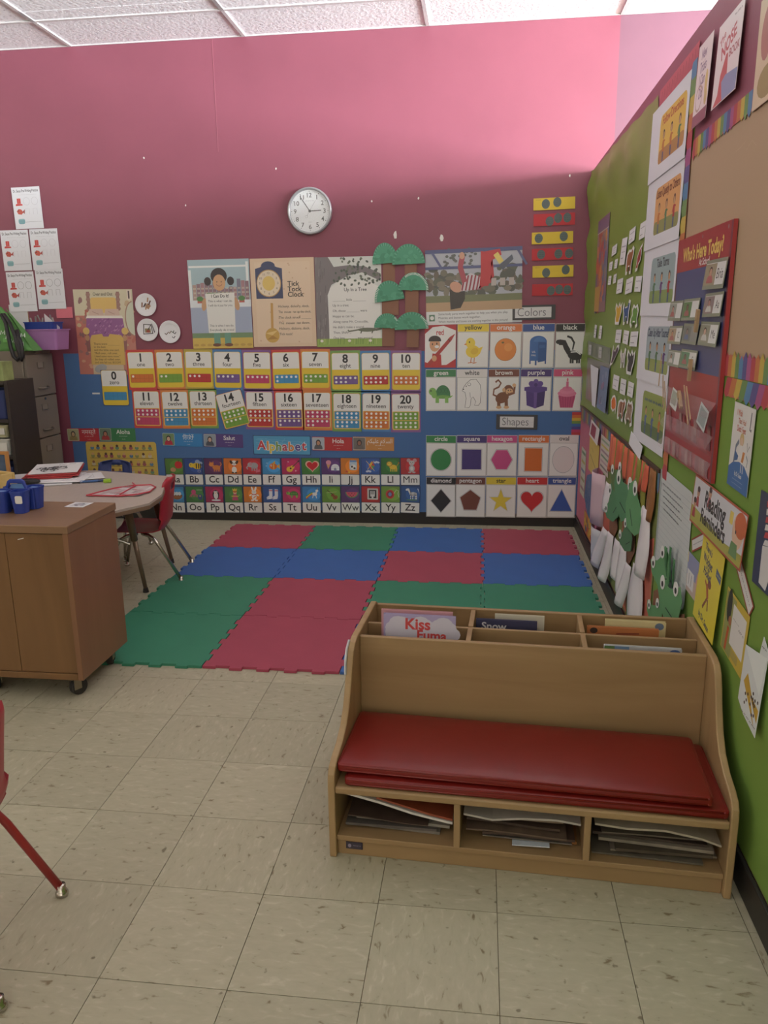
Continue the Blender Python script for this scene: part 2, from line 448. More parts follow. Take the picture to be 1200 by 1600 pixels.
# unseen frames added around the area lights, next room and left wall
def light_frame(name, x0, x1, y0, y1, z0, z1, label):
    m = MB()
    for q in (y0, (y0+y1)/2, y1): m.bx(x0, x1, q-.03, q+.03, z0, z1)
    for q in (z0, z1): m.bx(x0, x1, y0-.03, y1+.03, q-.03, q+.03)
    tag(m.build(name, TEE), label, kind='structure')
light_frame('assumed_light_frame', 9.32, 9.4, -2.43, 3.63, 2.24, 3.28, 'unseen frame added around the assumed high light next door')  # added around the assumed light beyond the partition; no window seen there
light_frame('low_light_frame', 9.32, 9.4, -2.43, 3.63, .88, 2.22, 'unseen frame added around the low light next door')
light_frame('left_light_frame', -3.4, -3.32, -2.82, -.78, 1.08, 2.52, 'unseen frame added around the left light behind the camera')
# flakes where paint has come off with old tape
for (x, z, s) in ((.86, 2.05, .03), (1.02, 2.28, .012), (.7, 2.27, .01), (-.62, 2.28, .01), (1.18, 2.02, .03), (2.02, 2.39, .012), (-.9, 2.6, .01), (.04, 2.5, .01)):
    pts = [(x+s*random.uniform(.5, 1)*math.cos(a)*.6, z+s*random.uniform(.6, 1)*math.sin(a)) for a in [k*PI/3 for k in range(6)]]
    MB().prism(pts, 1, 4.2185, 4.2205).build('paint_chip', WHITE_P, wb)

MB().bx(-.3625, -.3605, 4.2188, 4.2208, 2.62, 3.315).build('wall_seam', mat('seam_filler', (164, 100, 114), .5), wb)

# ================================================================== FOAM MAT (16 interlocking squares)
def mat_mesh():
    s, n, d, g = .61, 10, .010, .0022
    def side():   # along +t, offset outward
        p = s/n; out = []
        for k in range(n):
            o = d if k % 2 == 0 else -d
            if k == n-1: o = 0
            if k == 0: o = 0
            e = .006 if o > 0 else -.006 if o < 0 else 0
            out += [(k*p-(e if o > 0 else -e*-1 if False else e), o), ((k+1)*p+e, o)]
        return out
    def wave():
        p = s/n; o = [(0, 0)]
        for k in range(1, n-1):
            f = d if k % 2 else -d; q = .004
            if f > 0: o += [(k*p+q, 0), (k*p-q*.4, f), ((k+1)*p+q*.4, f), ((k+1)*p-q, 0)]
            else: o += [(k*p+q*.0, 0), (k*p+q*.4, f), ((k+1)*p-q*.4, f), ((k+1)*p, 0)]
        return o
    W_ = []
    p = s/n
    for k in range(1, n-1):
        f = d if k % 2 else -d
        W_ += [(k*p+(-.003 if f > 0 else .003), f), ((k+1)*p+(.003 if f > 0 else -.003), f)]
    W_ = [(0, 0), (p, 0)]+W_+[(s-p, 0)]
    b = [(t, o+g) for t, o in W_]                 # bottom, same wave as every horizontal seam
    r = [(s+o-g, t) for t, o in W_]
    tp = [(t, s+o-g) for t, o in W_][::-1]
    l = [(o+g, t) for t, o in W_][::-1]
    poly = [(g, g)]+b[1:]+[(s-g, g)]+r[1:]+[(s-g, s-g)]+tp[:-1]+[(g, s-g)]+l[:-1]
    return MB().prism(poly, 2, 0, .012).mesh('foam_mat', FOAM)
MM = mat_mesh()
PK, GR, BL = (166, 72, 92), (60, 134, 106), (62, 104, 172)
rows = [[GR, PK, BL, GR], [GR, PK, GR, GR], [BL, BL, PK, BL], [PK, GR, BL, PK]]
cn = {PK: 'pink', GR: 'green', BL: 'blue'}
rn = ['nearest the camera', 'second row from the front', 'third row from the front', 'against the back wall']
cl = ['leftmost', 'second from the left', 'third from the left', 'rightmost']
for j in range(4):
    for i in range(4):
        o = bpy.data.objects.new('foam_mat', MM); link(o); o.location = (-.339+.61*i, 1.628+.61*j, 0.0006)
        c = rows[j][i]; o.color = C3(c)
        where = 'in the row '+rn[0] if j == 0 else 'in the '+rn[j] if j < 3 else 'in the row '+rn[3]
        tag(o, '%s foam mat square, %s %s' % (cn[c], cl[i], where), 'mat', 'interlocking foam mat squares')

# ================================================================== BACK WALL: paper, cards, posters
BLUEP = (70, 112, 166)
c = Card('backing_paper', FB(.27, .663, .0005), 3.84, 1.205, BLUEP, t=.0008)
c.part('wrinkle')
for k in range(26):
    x = random.uniform(-1.85, 1.8); y = random.uniform(-.56, .56); a = random.uniform(.02, .07)
    c.S([(x, y), (x+a, y+random.uniform(-.02, .02)), (x+2*a, y+.01)], .0012, (80, 122, 176))
c.R(-1.72, .30, -1.66, .312, (224, 224, 224))
c.done('blue backing paper covering the lower back wall', 'paper')
c = Card('rainbow_border_piece', FB(2.135, .754, .0016), .062, .163, (210, 60, 60))
for k, q in enumerate([(196, 60, 60), (214, 120, 52), (214, 180, 60), (110, 150, 70), (60, 110, 170), (80, 70, 140), (190, 60, 100), (190, 60, 60)]):
    c.P([(-.031, .0815-.0204*k), (.031, .0815-.0204*k), (.037, .0815-.0204*(k+.5)), (.031, .0815-.0204*(k+1)), (-.031, .0815-.0204*(k+1))], q)
c.done('short rainbow border strip beside the Shapes sign at the corner', 'border')

# ---- number cards
NW = 'zero one two three four five six seven eight nine ten eleven twelve thirteen fourteen fifteen sixteen seventeen eighteen nineteen twenty'.split()
NPOS = {1: (-1.044, 1.143), 2: (-.824, 1.143), 3: (-.602, 1.144), 4: (-.384, 1.140), 5: (-.162, 1.135), 6: (.056, 1.135), 7: (.272, 1.138), 8: (.492, 1.126), 9: (.711, 1.124), 10: (.930, 1.123),
        11: (-1.027, .856), 12: (-.804, .853), 13: (-.588, .856), 14: (-.362, .851), 15: (-.157, .850), 16: (.065, .847), 17: (.276, .845), 18: (.495, .838), 19: (.711, .837), 20: (.926, .834), 0: (-1.265, 1.012)}
OR_, GN_, RD_, PU_, MG_, LB_ = (214, 116, 44), (120, 168, 60), (190, 44, 46), (116, 84, 150), (196, 60, 104), (62, 146, 196)
FRC = [LB_, OR_, GN_, RD_, PU_, MG_, LB_, GN_, PU_, RD_, OR_, MG_, LB_, OR_, GN_, RD_, PU_, MG_, LB_, OR_, GN_]
RB_ = {'r': (206, 64, 60), 'o': (220, 130, 66), 'y': (190, 170, 70), 'g': (120, 164, 84), 'b': (70, 130, 186), 'p': (136, 90, 150), 'n': (66, 70, 130)}
BRD = 'nroybprogbp'+'rogbprogbp'.replace('gb', 'gn', 1)
BRD = ['n', 'r', 'o', 'y', 'b', 'p', 'r', 'o', 'g', 'b', 'p', 'r', 'o', 'g', 'n', 'p', 'r', 'o', 'g', 'b', 'p']
YEL = (230, 200, 52)
for n in range(21):
    x, z = NPOS[n]; bd = RB_[BRD[n]]; w_, h_ = .2, .26
    rot = math.radians(14) if n == 14 else random.uniform(-.012, .012)
    big = n not in (0, 14)
    c = Card('number_card', FB(x, z, .0052 if n in (0, 1) else .0022+(.001 if n == 14 else 0)), .219 if big else .205, .294 if big else .265, bd, t=.0007, r=.004, rot=rot, m=LAMIN)
    c.part('face')
    c.RR(0, 0, w_, h_, .014, (225, 168, 60) if n > 10 else (228, 196, 60)); 
    c.RR(0, 0, w_-.006, h_-.006, .012, WHT)
    fc = FRC[n]; dots = n
    if n <= 10:
        c.R(-.097, -.118, .097, .012, YEL); c.RR(0, -.112, .194, .03, .012, YEL)
        c.part('ten_frame'); c.RR(0, -.062, .178, .062, .006, tuple(int(q*.8) for q in fc)); c.RR(0, -.062, .174, .058, .006, fc)
        fr = [(-.062, n)]
    else:
        c.part('ten_frame')
        c.RR(0, -.062, .192, .132, .006, (226, 186, 80))
        for yy in (-.03, -.094): c.RR(0, yy, .182, .058, .005, fc)
        fr = [(-.03, 10), (-.094, n-10)]
    for yy, k in fr:
        dk = tuple(int(q*.82) for q in fc)
        for q in range(1, 5): c.R(-.087+.0348*q-.0008, yy-.027, -.087+.0348*q+.0008, yy+.027, dk)
        c.R(-.087, yy-.0008, .087, yy+.0008, dk)
        for q in range(k): c.E(-.0696+.0348*(q % 5), yy+(.0145 if q < 5 else -.0145), .0088, .0088, (244, 242, 238), n=10)
    c.part('lettering')
    c.T(str(n), 0, .062, .082, BLK, bold=.028, maxw=.12); c.T(NW[n], 0, .026, .042, BLK, bold=.006, maxw=.18)
    fn = {LB_: 'blue', OR_: 'orange', GN_: 'green', RD_: 'red', PU_: 'purple', MG_: 'magenta'}[fc]
    lab = 'white number card %d %s with %s' % (n, NW[n], ('empty blue dot frame' if n == 0 else '%s dot frame' % fn if n <= 10 else 'two %s dot frames' % fn))
    if n == 14: lab += ', hung crooked'
    c.done(lab, 'card', 'number cards on the back wall')

# ---- little picture vocabulary, drawn in a unit square
def ears(c, col, r=.2, y=.55, x=.32): c.E(-x, y, r, r, col, n=10); c.E(x, y, r, r, col, n=10)
def eyes(c, y=.2, x=.15, r=.05, col=(30, 30, 30)): c.E(-x, y, r, r, col, n=8); c.E(x, y, r, r, col, n=8)
def p_apple(c):
    c.E(-.35, -.45, .35, .3, (196, 150, 110)); c.E(.28, .2, .38, .5, (204, 36, 40)); c.E(.5, .2, .38, .48, (204, 36, 40)); c.S([(.4, .6), (.45, .85)], .08, (90, 60, 40)); c.E(.62, .75, .18, .08, (90, 150, 60), .4)
def p_bee(c):
    c.E(.35, .6, .3, .3, (150, 170, 200)); c.E(.75, .45, .22, .2, (150, 170, 200)); c.E(.25, .05, .6, .42, (236, 196, 50), -.2)
    for k in (.1, .4, .65): c.P([(k, -.3), (k+.13, -.3), (k+.17, .38), (k+.02, .4)], (30, 28, 30))
    c.E(-.45, .15, .32, .32, (240, 204, 60)); c.E(-.55, .2, .05, .06, BLK, n=8); c.A(.5, -.65, .2, .14, .04, (200, 200, 210), n=10)
def p_cat(c):
    c.E(.2, -.15, .5, .32, (214, 130, 60)); c.E(-.4, .25, .32, .28, (220, 140, 66)); c.P([(-.65, .4), (-.6, .7), (-.45, .48)], (214, 130, 60)); c.P([(-.3, .48), (-.15, .7), (-.12, .4)], (214, 130, 60))
    for x in (-.15, .1, .35, .55): c.R(x, -.7, x+.12, -.3, (214, 130, 60))
    c.S([(.65, 0), (.85, .3), (.7, .55)], .12, (214, 130, 60)); eyes(c, .28, .12); 
def p_dog(c):
    c.E(0, -.45, .32, .42, (236, 232, 226)); c.E(0, .45, .36, .34, (238, 234, 228)); c.E(-.36, .55, .16, .28, (80, 56, 44), .5); c.E(.36, .55, .16, .28, (80, 56, 44), -.5)
    eyes(c, .5, .13); c.E(0, .34, .08, .06, BLK, n=8); c.R(-.25, .02, .25, .12, (190, 40, 40)); c.E(-.2, -.85, .15, .1, (60, 44, 40)); c.E(.2, -.85, .15, .1, (60, 44, 40))
def p_elephant(c):
    c.E(.1, .1, .5, .42, (168, 168, 172)); c.E(-.4, .2, .32, .32, (176, 176, 180)); c.E(-.3, .3, .18, .26, (190, 150, 160)); c.S([(-.6, .1), (-.85, -.2), (-.7, -.4)], .16, (170, 170, 174))
    for x in (-.25, .05, .35): c.R(x, -.6, x+.16, -.1, (160, 160, 166))
    c.P([(.3, -.85), (.85, -.7), (.8, -.4), (.25, -.5)], (210, 110, 130))
def p_fish(c):
    c.E(.05, 0, .5, .42, (222, 110, 40)); c.P([(.45, 0), (.85, .35), (.85, -.35)], (226, 170, 60)); c.P([(-.1, .35), (.3, .75), (.3, .3)], (226, 170, 60)); c.E(-.2, .1, .1, .12, WHT, n=10); c.E(-.2, .1, .05, .06, BLK, n=8)
    c.E(.1, -.05, .1, .4, (240, 180, 80), n=10); c.A(-.7, .4, .1, .1, .04, (190, 220, 240), n=10); c.A(-.8, .05, .07, .07, .04, (190, 220, 240), n=10)
def p_guitar(c):
    c.E(-.35, -.4, .4, .36, (232, 196, 60)); c.E(0, -.12, .26, .24, (232, 196, 60)); c.E(-.22, -.28, .12, .12, (60, 40, 30), n=10); c.S([(0, -.1), (.75, .65)], .12, (110, 70, 50)); c.E(.78, .68, .14, .1, (70, 50, 40), .8)
    c.E(-.5, .6, .08, .08, (230, 210, 220), n=8); c.E(.4, -.6, .08, .08, (230, 210, 220), n=8)
def heart(c, s, col, cx=0, cy=0):
    pts = []
    for k in range(32):
        t = 2*PI*k/32; pts.append((cx+s*math.sin(t)**3, cy+s*(.8125*math.cos(t)-.3125*math.cos(2*t)-.125*math.cos(3*t)-.0625*math.cos(4*t)+.1)))
    c.P(pts, col)
def p_heart(c): heart(c, .85, (230, 190, 170)); heart(c, .68, (206, 34, 44))
def p_icecream(c):
    c.P([(-.7, .3), (-.2, .3), (-.5, -.4)], (210, 160, 100)); c.E(-.45, .5, .32, .3, (222, 150, 170)); c.E(.35, -.2, .5, .5, (232, 236, 240), 0, 0, PI); c.R(-.15, -.55, .85, -.2, (232, 236, 240)); c.E(.35, -.4, .16, .22, (140, 150, 180))
    for y in (-.05, -.3): c.R(-.1, y, .8, y+.03, (170, 180, 196))
def p_jar(c):
    c.RR(.2, .1, .9, 1.2, .2, (190, 206, 220)); c.R(-.2, .55, .6, .8, (110, 150, 200)); c.E(.2, -.1, .36, .34, (236, 232, 226)); c.E(.05, -.05, .12, .14, (50, 44, 44)); c.E(.35, -.25, .14, .12, (50, 44, 44)); c.E(-.6, -.7, .14, .1, (200, 60, 60)); c.E(-.3, -.8, .12, .1, (230, 190, 60))
def p_kite(c):
    c.P([(-.4, .1), (0, .7), (.35, .05), (-.1, -.55)], (206, 60, 60)); c.P([(-.4, .1), (0, .7), (-.05, .1)], (232, 190, 60)); c.P([(.35, .05), (-.1, -.55), (-.05, .1)], (90, 160, 90)); c.S([(-.7, .7), (.3, -.6)], .06, (235, 200, 90)); c.S([(-.55, -.45), (.25, .7)], .06, (235, 200, 90))
    for x, y in ((.6, .5), (-.4, -.7)):
        for k in range(3): c.E(x-.2+.18*k, y+(.06 if k == 1 else 0), .16, .13, (200, 214, 230), n=10)
def p_lion(c):
    c.E(.15, -.1, .45, .3, (232, 196, 60)); c.E(-.3, .3, .36, .34, (190, 130, 40)); c.E(-.3, .3, .26, .25, (240, 208, 80)); 
    for x in (-.2, .05, .3, .5): c.R(x, -.7, x+.12, -.2, (232, 196, 60))
    c.S([(.55, 0), (.8, .4)], .07, (200, 150, 50)); c.E(.82, .45, .1, .12, (170, 110, 40), n=8); c.at(c.cx-.3*c.sx, c.cy+.15*c.sy, c.sx, c.sy); eyes(c, .2, .1, .04)
def p_mouse(c):
    c.E(0, -.3, .36, .45, (180, 176, 176)); ears(c, (190, 150, 156), .24, .75, .36); c.E(0, .42, .34, .32, (196, 192, 192)); eyes(c, .5, .12); c.E(0, .3, .07, .05, (210, 100, 110), n=8); c.E(-.25, -.8, .2, .1, (180, 176, 176)); c.E(.25, -.8, .2, .1, (180, 176, 176)); c.E(0, -.3, .2, .28, (224, 220, 218))
def p_nest(c):
    c.E(0, -.1, .7, .6, (150, 96, 56), 0, PI, 2*PI); c.E(0, -.1, .7, .14, (120, 76, 46))
    for x in (-.35, 0, .35): c.E(x, .12, .2, .26, (226, 236, 240))
    for y in (-.25, -.42): c.R(-.55, y, .55, y+.04, (190, 130, 80))
def p_octopus(c):
    c.E(-.3, .35, .3, .32, (206, 80, 130))
    for k in range(6): c.S([(-.3, .2), (-.75+.18*k, -.1), (-.8+.2*k, -.35)], .08, (206, 80, 130))
    c.E(.5, -.35, .3, .4, (60, 80, 140)); c.E(.5, -.2, .1, .1, (230, 200, 90), n=8); c.R(.1, .6, .8, .66, (220, 220, 200))
def p_penguin(c):
    c.E(0, -.05, .42, .68, (36, 36, 42)); c.E(0, -.15, .28, .5, WHT); c.E(-.12, .35, .14, .14, WHT, n=10); c.E(.12, .35, .14, .14, WHT, n=10); eyes(c, .36, .11, .05); c.P([(-.08, .24), (.08, .24), (0, .1)], (230, 150, 50)); c.E(0, -.78, .6, .12, (226, 232, 240))
def p_queen(c):
    c.P([(-.4, -.8), (.4, -.8), (.18, .1), (-.18, .1)], (196, 80, 120)); c.E(0, .3, .24, .26, (230, 190, 160)); c.E(0, .42, .28, .18, (200, 120, 50)); c.P([(-.24, .5), (.24, .5), (.3, .85), (.1, .65), (0, .9), (-.1, .65), (-.3, .85)], (232, 200, 70)); c.R(-.45, -.3, .45, -.18, (230, 200, 90)); c.E(.5, -.1, .14, .14, (120, 170, 90))
def p_rabbit(c):
    c.E(-.2, .75, .12, .32, WHT, .3); c.E(.2, .75, .12, .32, WHT, -.3); c.E(0, .3, .3, .28, WHT); c.E(0, -.35, .3, .4, WHT); eyes(c, .35, .11, .05); c.R(-.3, -.05, .3, .05, (190, 60, 60)); c.E(-.45, -.1, .2, .1, WHT, .5); c.E(.45, -.1, .2, .1, WHT, -.5); c.E(-.25, -.8, .2, .12, WHT); c.E(.25, -.8, .2, .12, WHT); c.S([(-.1, -.5), (.2, -.2)], .1, (226, 120, 50))
def p_socks(c):
    for x, r in ((-.35, .1), (.35, -.15)):
        c.P([(x-.2, .7), (x+.22, .7), (x+.2, -.2), (x+.1, -.6), (x-.5, -.7), (x-.55, -.4), (x-.2, -.15)], (228, 232, 238)); c.R(x-.2, .45, x+.22, .56, (200, 60, 80)); c.P([(x-.5, -.7), (x-.55, -.4), (x-.35, -.35), (x-.3, -.66)], (200, 206, 220))
def p_turtle(c):
    c.E(.1, -.05, .55, .5, (70, 130, 60), 0, 0, PI); c.R(-.45, -.15, .65, 0, (90, 150, 70)); c.E(-.6, .15, .24, .22, (130, 180, 80)); c.E(-.66, .2, .04, .05, BLK, n=8)
    for x in (-.3, .35): c.R(x, -.45, x+.22, -.12, (130, 180, 80))
    for x in (-.15, .12, .38): c.E(x, .15, .1, .12, (110, 160, 70), n=8)
def p_unicorn(c):
    c.E(.2, .05, .34, .22, WHT); c.E(.5, .5, .18, .16, WHT); c.S([(.35, .1), (.5, .45)], .2, WHT); c.P([(.55, .6), (.62, .6), (.66, .95)], (232, 196, 80)); c.S([(.05, -.1), (-.05, -.5)], .1, WHT); c.S([(.35, -.1), (.45, -.5)], .1, WHT)
    for k, q in enumerate([(206, 60, 60), (230, 160, 50), (230, 210, 70), (90, 160, 90)]): c.S([(-.85, -.6+.1*k), (-.4, -.2+.1*k), (-.05, .05+.08*k)], .1, q)
def p_violin(c):
    c.E(.3, -.4, .32, .28, (150, 84, 44), .7); c.E(0, -.1, .24, .2, (150, 84, 44), .7); c.S([(0, 0), (-.65, .55)], .1, (90, 54, 34)); c.S([(-.8, .2), (.5, .35)], .04, (220, 200, 160)); c.S([(.4, -.5), (-.2, .15)], .04, (60, 40, 30))
def p_melon(c):
    c.E(0, .3, .8, .8, (110, 150, 100), 0, PI, 2*PI); c.E(0, .3, .68, .66, (220, 90, 110), 0, PI, 2*PI)
    for x, y in ((-.35, .1), (0, .12), (.35, .1), (-.2, -.12), (.18, -.12), (0, -.3)): c.E(x, y, .05, .07, BLK, n=8)
def p_xray(c):
    c.RR(.05, .05, 1.3, 1.5, .1, (206, 206, 200)); c.R(-.4, -.5, .5, .6, (26, 26, 30))
    for k in range(4): c.R(-.25+.16*k, -.05, -.16+.16*k, .45, (220, 220, 220))
    c.R(-.25, -.3, .3, 0, (220, 220, 220)); c.R(-.08, -.5, .14, -.3, (220, 220, 220))
def p_yoyo(c):
    c.E(-.25, 0, .52, .6, (206, 60, 60)); c.E(-.25, 0, .36, .42, (150, 50, 54)); c.E(-.25, 0, .2, .26, (120, 150, 200)); c.S([(.2, .1), (.5, .6), (.8, .5), (.7, .1), (.85, -.4)], .05, (230, 226, 220))
def p_zebra(c):
    c.E(.15, .05, .45, .26, WHT); c.S([(-.2, .15), (-.42, .6)], .24, WHT); c.E(-.55, .62, .24, .14, WHT, .4)
    for x in (-.2, .05, .35, .5): c.R(x, -.65, x+.11, 0, WHT)
    for k in range(6): c.S([(-.2+.15*k, .28), (-.16+.15*k, -.18)], .05, BLK)
    for k in range(4): c.R(-.2, -.6+.16*k, .6, -.55+.16*k, BLK) if k % 2 else None
    c.S([(-.3, .7), (-.15, .25)], .07, BLK); c.E(0, -.75, .7, .1, (90, 140, 110)); c.P([(.6, .8), (.9, .1), (.75, .75)], (200, 210, 226))
ALPHA = [('Aa', p_apple, (84, 130, 56), 'apple'), ('Bb', p_bee, (46, 78, 146), 'bumblebee'), ('Cc', p_cat, (96, 50, 96), 'orange cat'), ('Dd', p_dog, (212, 118, 44), 'white dog'), ('Ee', p_elephant, (176, 46, 56), 'elephant'),
 ('Ff', p_fish, (66, 146, 200), 'orange fish'), ('Gg', p_guitar, (180, 44, 92), 'yellow guitar'), ('Hh', p_heart, (70, 128, 60), 'heart'), ('Ii', p_icecream, (92, 56, 116), 'igloo'), ('Jj', p_jar, (214, 126, 40), 'jar'), ('Kk', p_kite, (50, 90, 160), 'kite'), ('Ll', p_lion, (52, 116, 56), 'lion'), ('Mm', p_mouse, (176, 44, 50), 'grey mouse'),
 ('Nn', p_nest, (66, 140, 190), 'nest of eggs'), ('Oo', p_octopus, (66, 124, 66), 'octopus'), ('Pp', p_penguin, (166, 44, 88), 'penguin'), ('Qq', p_queen, (76, 128, 66), 'crowned queen'), ('Rr', p_rabbit, (212, 126, 44), 'white rabbit'), ('Ss', p_socks, (48, 88, 150), 'pair of socks'), ('Tt', p_turtle, (176, 56, 100), 'turtle'), ('Uu', p_unicorn, (60, 132, 190), 'unicorn'), ('Vv', p_violin, (104, 148, 56), 'violin'), ('Ww', p_melon, (92, 58, 110), 'watermelon slice'), ('Xx', p_xray, (180, 44, 44), 'x-ray picture'), ('Yy', p_yoyo, (120, 158, 64), 'yo-yo'), ('Zz', p_zebra, (50, 90, 146), 'zebra')]
AX = [-.849, -.696, -.540, -.389, -.240, -.089, .061, .213, .364, .509, .662, .810, .957]
for k, (tx, fn, bg, nm) in enumerate(ALPHA):
    i = k % 13; top = k < 13
    x = AX[i]-(0 if top else .006*(1-i/12)); z = (.377+.0017*i) if top else (.158+.0024*i)
    c = Card('alphabet_card', FB(x, z, .0022 if top else .0046), .149 if i < 6 else .144, .209, (36, 52, 84), t=.0008, rot=random.uniform(-.01, .01) + (-.03 if tx == 'Zz' else 0), m=LAMIN)
    c.part('picture'); c.RR(0, .04, .137, .121, .004, bg)
    c.at(.012, .04, .062, .057).E(.1, 0, .85, .85, tuple(min(255, int(q*1.16)) for q in bg)); fn(c); c.at(0, 0, 1)
    c.part('letter_strip'); c.RR(0, -.062, .137, .077, .004, WHT)
    c.part('lettering'); c.T(tx, 0, -.084, .072, BLK, bold=.004 if tx in ('Mm', 'Ww') else .012, maxw=.125)
    c.done('alphabet card %s with %s picture' % (tx, nm), 'card', 'alphabet cards on the back wall')

# ---- colour cards
def c_red(c):
    c.P([(-.98, .55), (-.5, .85), (.2, .92), (.98, .7), (.98, -.6), (.4, -.88), (-.3, -.9), (-.98, -.75)], WHT)
    c.T('red', -.02, .5, .36, (190, 40, 44), bold=.02)
    c.P([(-.6, -.95), (.1, -.95), (.05, -.4), (-.5, -.35)], (190, 44, 46)); c.E(-.35, .05, .34, .32, (216, 160, 118)); c.E(-.35, .25, .4, .22, (50, 40, 40), 0, -.2, PI+.2); c.E(-.22, -.04, .14, .07, WHT); c.E(-.5, .08, .04, .05, BLK, n=8); c.E(-.22, .1, .04, .05, BLK, n=8)
    c.P([(-.85, -.82), (-.7, -.95), (.72, .25), (.95, .56), (.6, .4)], (176, 50, 46)); c.S([(-.5, -.5), (-.38, -.62)], .06, (110, 30, 30)); c.S([(.5, .32), (.62, .2)], .06, (110, 30, 30)); c.E(-.38, -.58, .16, .14, (216, 160, 118))
def c_chick(c):
    c.E(0, -.12, .52, .4, (238, 208, 64)); c.P([(.3, .05), (.72, .2), (.5, -.3)], (238, 208, 64)); c.E(-.18, .42, .34, .34, (240, 212, 72)); c.P([(-.5, .42), (-.66, .32), (-.46, .28)], (226, 140, 50)); c.E(-.26, .48, .05, .06, BLK, n=8); c.S([(-.1, -.5), (-.15, -.85)], .06, (206, 120, 60)); c.S([(.12, -.5), (.1, -.85)], .06, (206, 120, 60)); c.S([(-.35, -.85), (.0, -.82)], .05, (206, 120, 60)); c.S([(.0, -.88), (.28, -.82)], .05, (206, 120, 60)); c.E(.12, -.1, .28, .2, (226, 188, 50), .3)
def c_orange(c): c.E(0, 0, .78, .72, (150, 90, 40), n=28); c.E(0, 0, .76, .70, (230, 140, 58), n=28); c.E(-.2, .45, .1, .06, (120, 110, 60)); c.E(.2, .15, .3, .26, (238, 158, 80))
def c_mailbox(c):
    B1, B2 = (58, 108, 176), (44, 88, 150)
    c.R(-.6, -.9, -.5, -.6, B2); c.R(.5, -.9, .6, -.6, B2); c.R(-.2, -.98, -.08, -.6, B2); c.R(-.6, -.7, .6, .55, B1); c.E(0, .5, .6, .38, B1, 0, 0, PI); c.P([(0, -.8), (.6, -.7), (.6, .45), (0, .5)], B2); c.E(.1, .5, .42, .3, (74, 124, 190), 0, 0, PI); c.R(.08, .1, .5, .3, (58, 104, 168)); c.T('U.S.', -.3, -.18, .16, WHT, bold=.02); c.T('MAIL', -.3, -.4, .16, WHT, bold=.02)
def c_skunk(c):
    c.E(.35, -.35, .48, .3, (40, 38, 40), -.2); c.E(.75, -.4, .24, .18, (40, 38, 40), -.3); c.E(.98, -.42, .05, .05, (40, 38, 40), n=8)
    c.S([(0, -.2), (-.25, .15), (-.4, .45), (-.75, .48)], .36, (40, 38, 40)); c.E(-.8, .5, .18, .14, (40, 38, 40)); c.S([(.2, .0), (.3, .45), (.1, .75), (-.2, .85)], .14, (40, 38, 40)); c.S([(.1, -.05), (.18, .4), (-.1, .7), (-.3, .75)], .12, WHT); c.S([(.1, -.15), (.5, -.12), (.8, -.3)], .07, WHT)
    for x in (.05, .2, .5, .65): c.R(x, -.85, x+.13, -.45, (40, 38, 40))
def c_turtle(c):
    c.E(.15, -.05, .55, .62, (56, 128, 76), 0, 0, PI); c.R(-.42, -.2, .7, 0, (56, 128, 76)); c.E(.15, -.2, .6, .12, (110, 168, 80)); c.E(-.62, .15, .28, .26, (130, 186, 90)); c.E(-.5, -.05, .2, .24, (130, 186, 90)); c.E(-.74, .2, .05, .06, BLK, n=8)
    for x in (-.4, .3): c.R(x, -.6, x+.26, -.2, (130, 186, 90))
    c.P([(.65, -.15), (.92, -.1), (.7, -.28)], (130, 186, 90))
    for x in (-.1, .15, .4): c.A(x, .2, .13, .16, .03, (44, 104, 64), n=6)
def c_bear(c):
    G = (120, 120, 120); out = [(-.6, .45), (-.4, .7), (-.1, .92), (.3, .95), (.6, .6), (.68, .1), (.62, -.6), (.5, -.75), (.2, -.75), (.3, -.5), (.1, -.2), (-.05, -.3), (-.1, -.75), (-.2, -.9), (-.5, -.9), (-.42, -.3), (-.5, .1), (-.72, .2)]
    c.P(out, (240, 240, 236)); c.S(out, .035, G, True); c.E(-.62, .3, .05, .04, BLK, n=8); c.E(-.42, .5, .04, .04, BLK, n=8); c.A(-.2, .62, .12, .1, .03, G, n=8); c.S([(-.1, -.25), (-.15, .1)], .03, G)
def c_monkey(c):
    M1, M2 = (128, 76, 46), (220, 176, 130)
    c.S([(-.4, -.2), (-.75, -.05), (-.7, .3), (-.35, .45), (-.2, .7), (-.4, .9), (-.6, .75)], .12, M1); c.E(-.1, -.25, .5, .36, M1, .3); c.E(.35, .22, .36, .36, M1); c.E(.42, .14, .27, .22, M2); c.E(.02, .25, .12, .14, M2); c.E(.34, .22, .04, .05, BLK, n=8); c.E(.52, .22, .04, .05, BLK, n=8); c.A(.42, .1, .13, .08, .03, (90, 50, 40), PI, 2*PI)
    c.S([(.25, -.1), (.75, .05), (.8, .5)], .16, M1); c.E(.76, .55, .14, .12, M2)
    for x in (-.35, .2): c.S([(x, -.4), (x+.02, -.8)], .24, M1); c.E(x+.02, -.88, .2, .1, M2)
def c_present(c):
    P1, P2 = (78, 50, 130), (60, 38, 106)
    c.P([(-.7, .25), (0, .1), (0, -.95), (-.62, -.75)], P1); c.P([(.7, .25), (0, .1), (0, -.95), (.62, -.75)], P2); c.P([(-.82, .2), (0, .02), (.82, .2), (.82, .42), (0, .55), (-.82, .42)], (88, 60, 142))
    c.P([(-.12, .1), (.12, .1), (.1, -.95), (-.1, -.95)], (110, 80, 160)); c.E(-.25, .62, .28, .2, (98, 68, 152), -.3); c.E(.25, .62, .28, .2, (98, 68, 152), .3); c.E(0, .78, .18, .18, (108, 78, 160)); c.E(0, .58, .12, .12, (70, 44, 120))
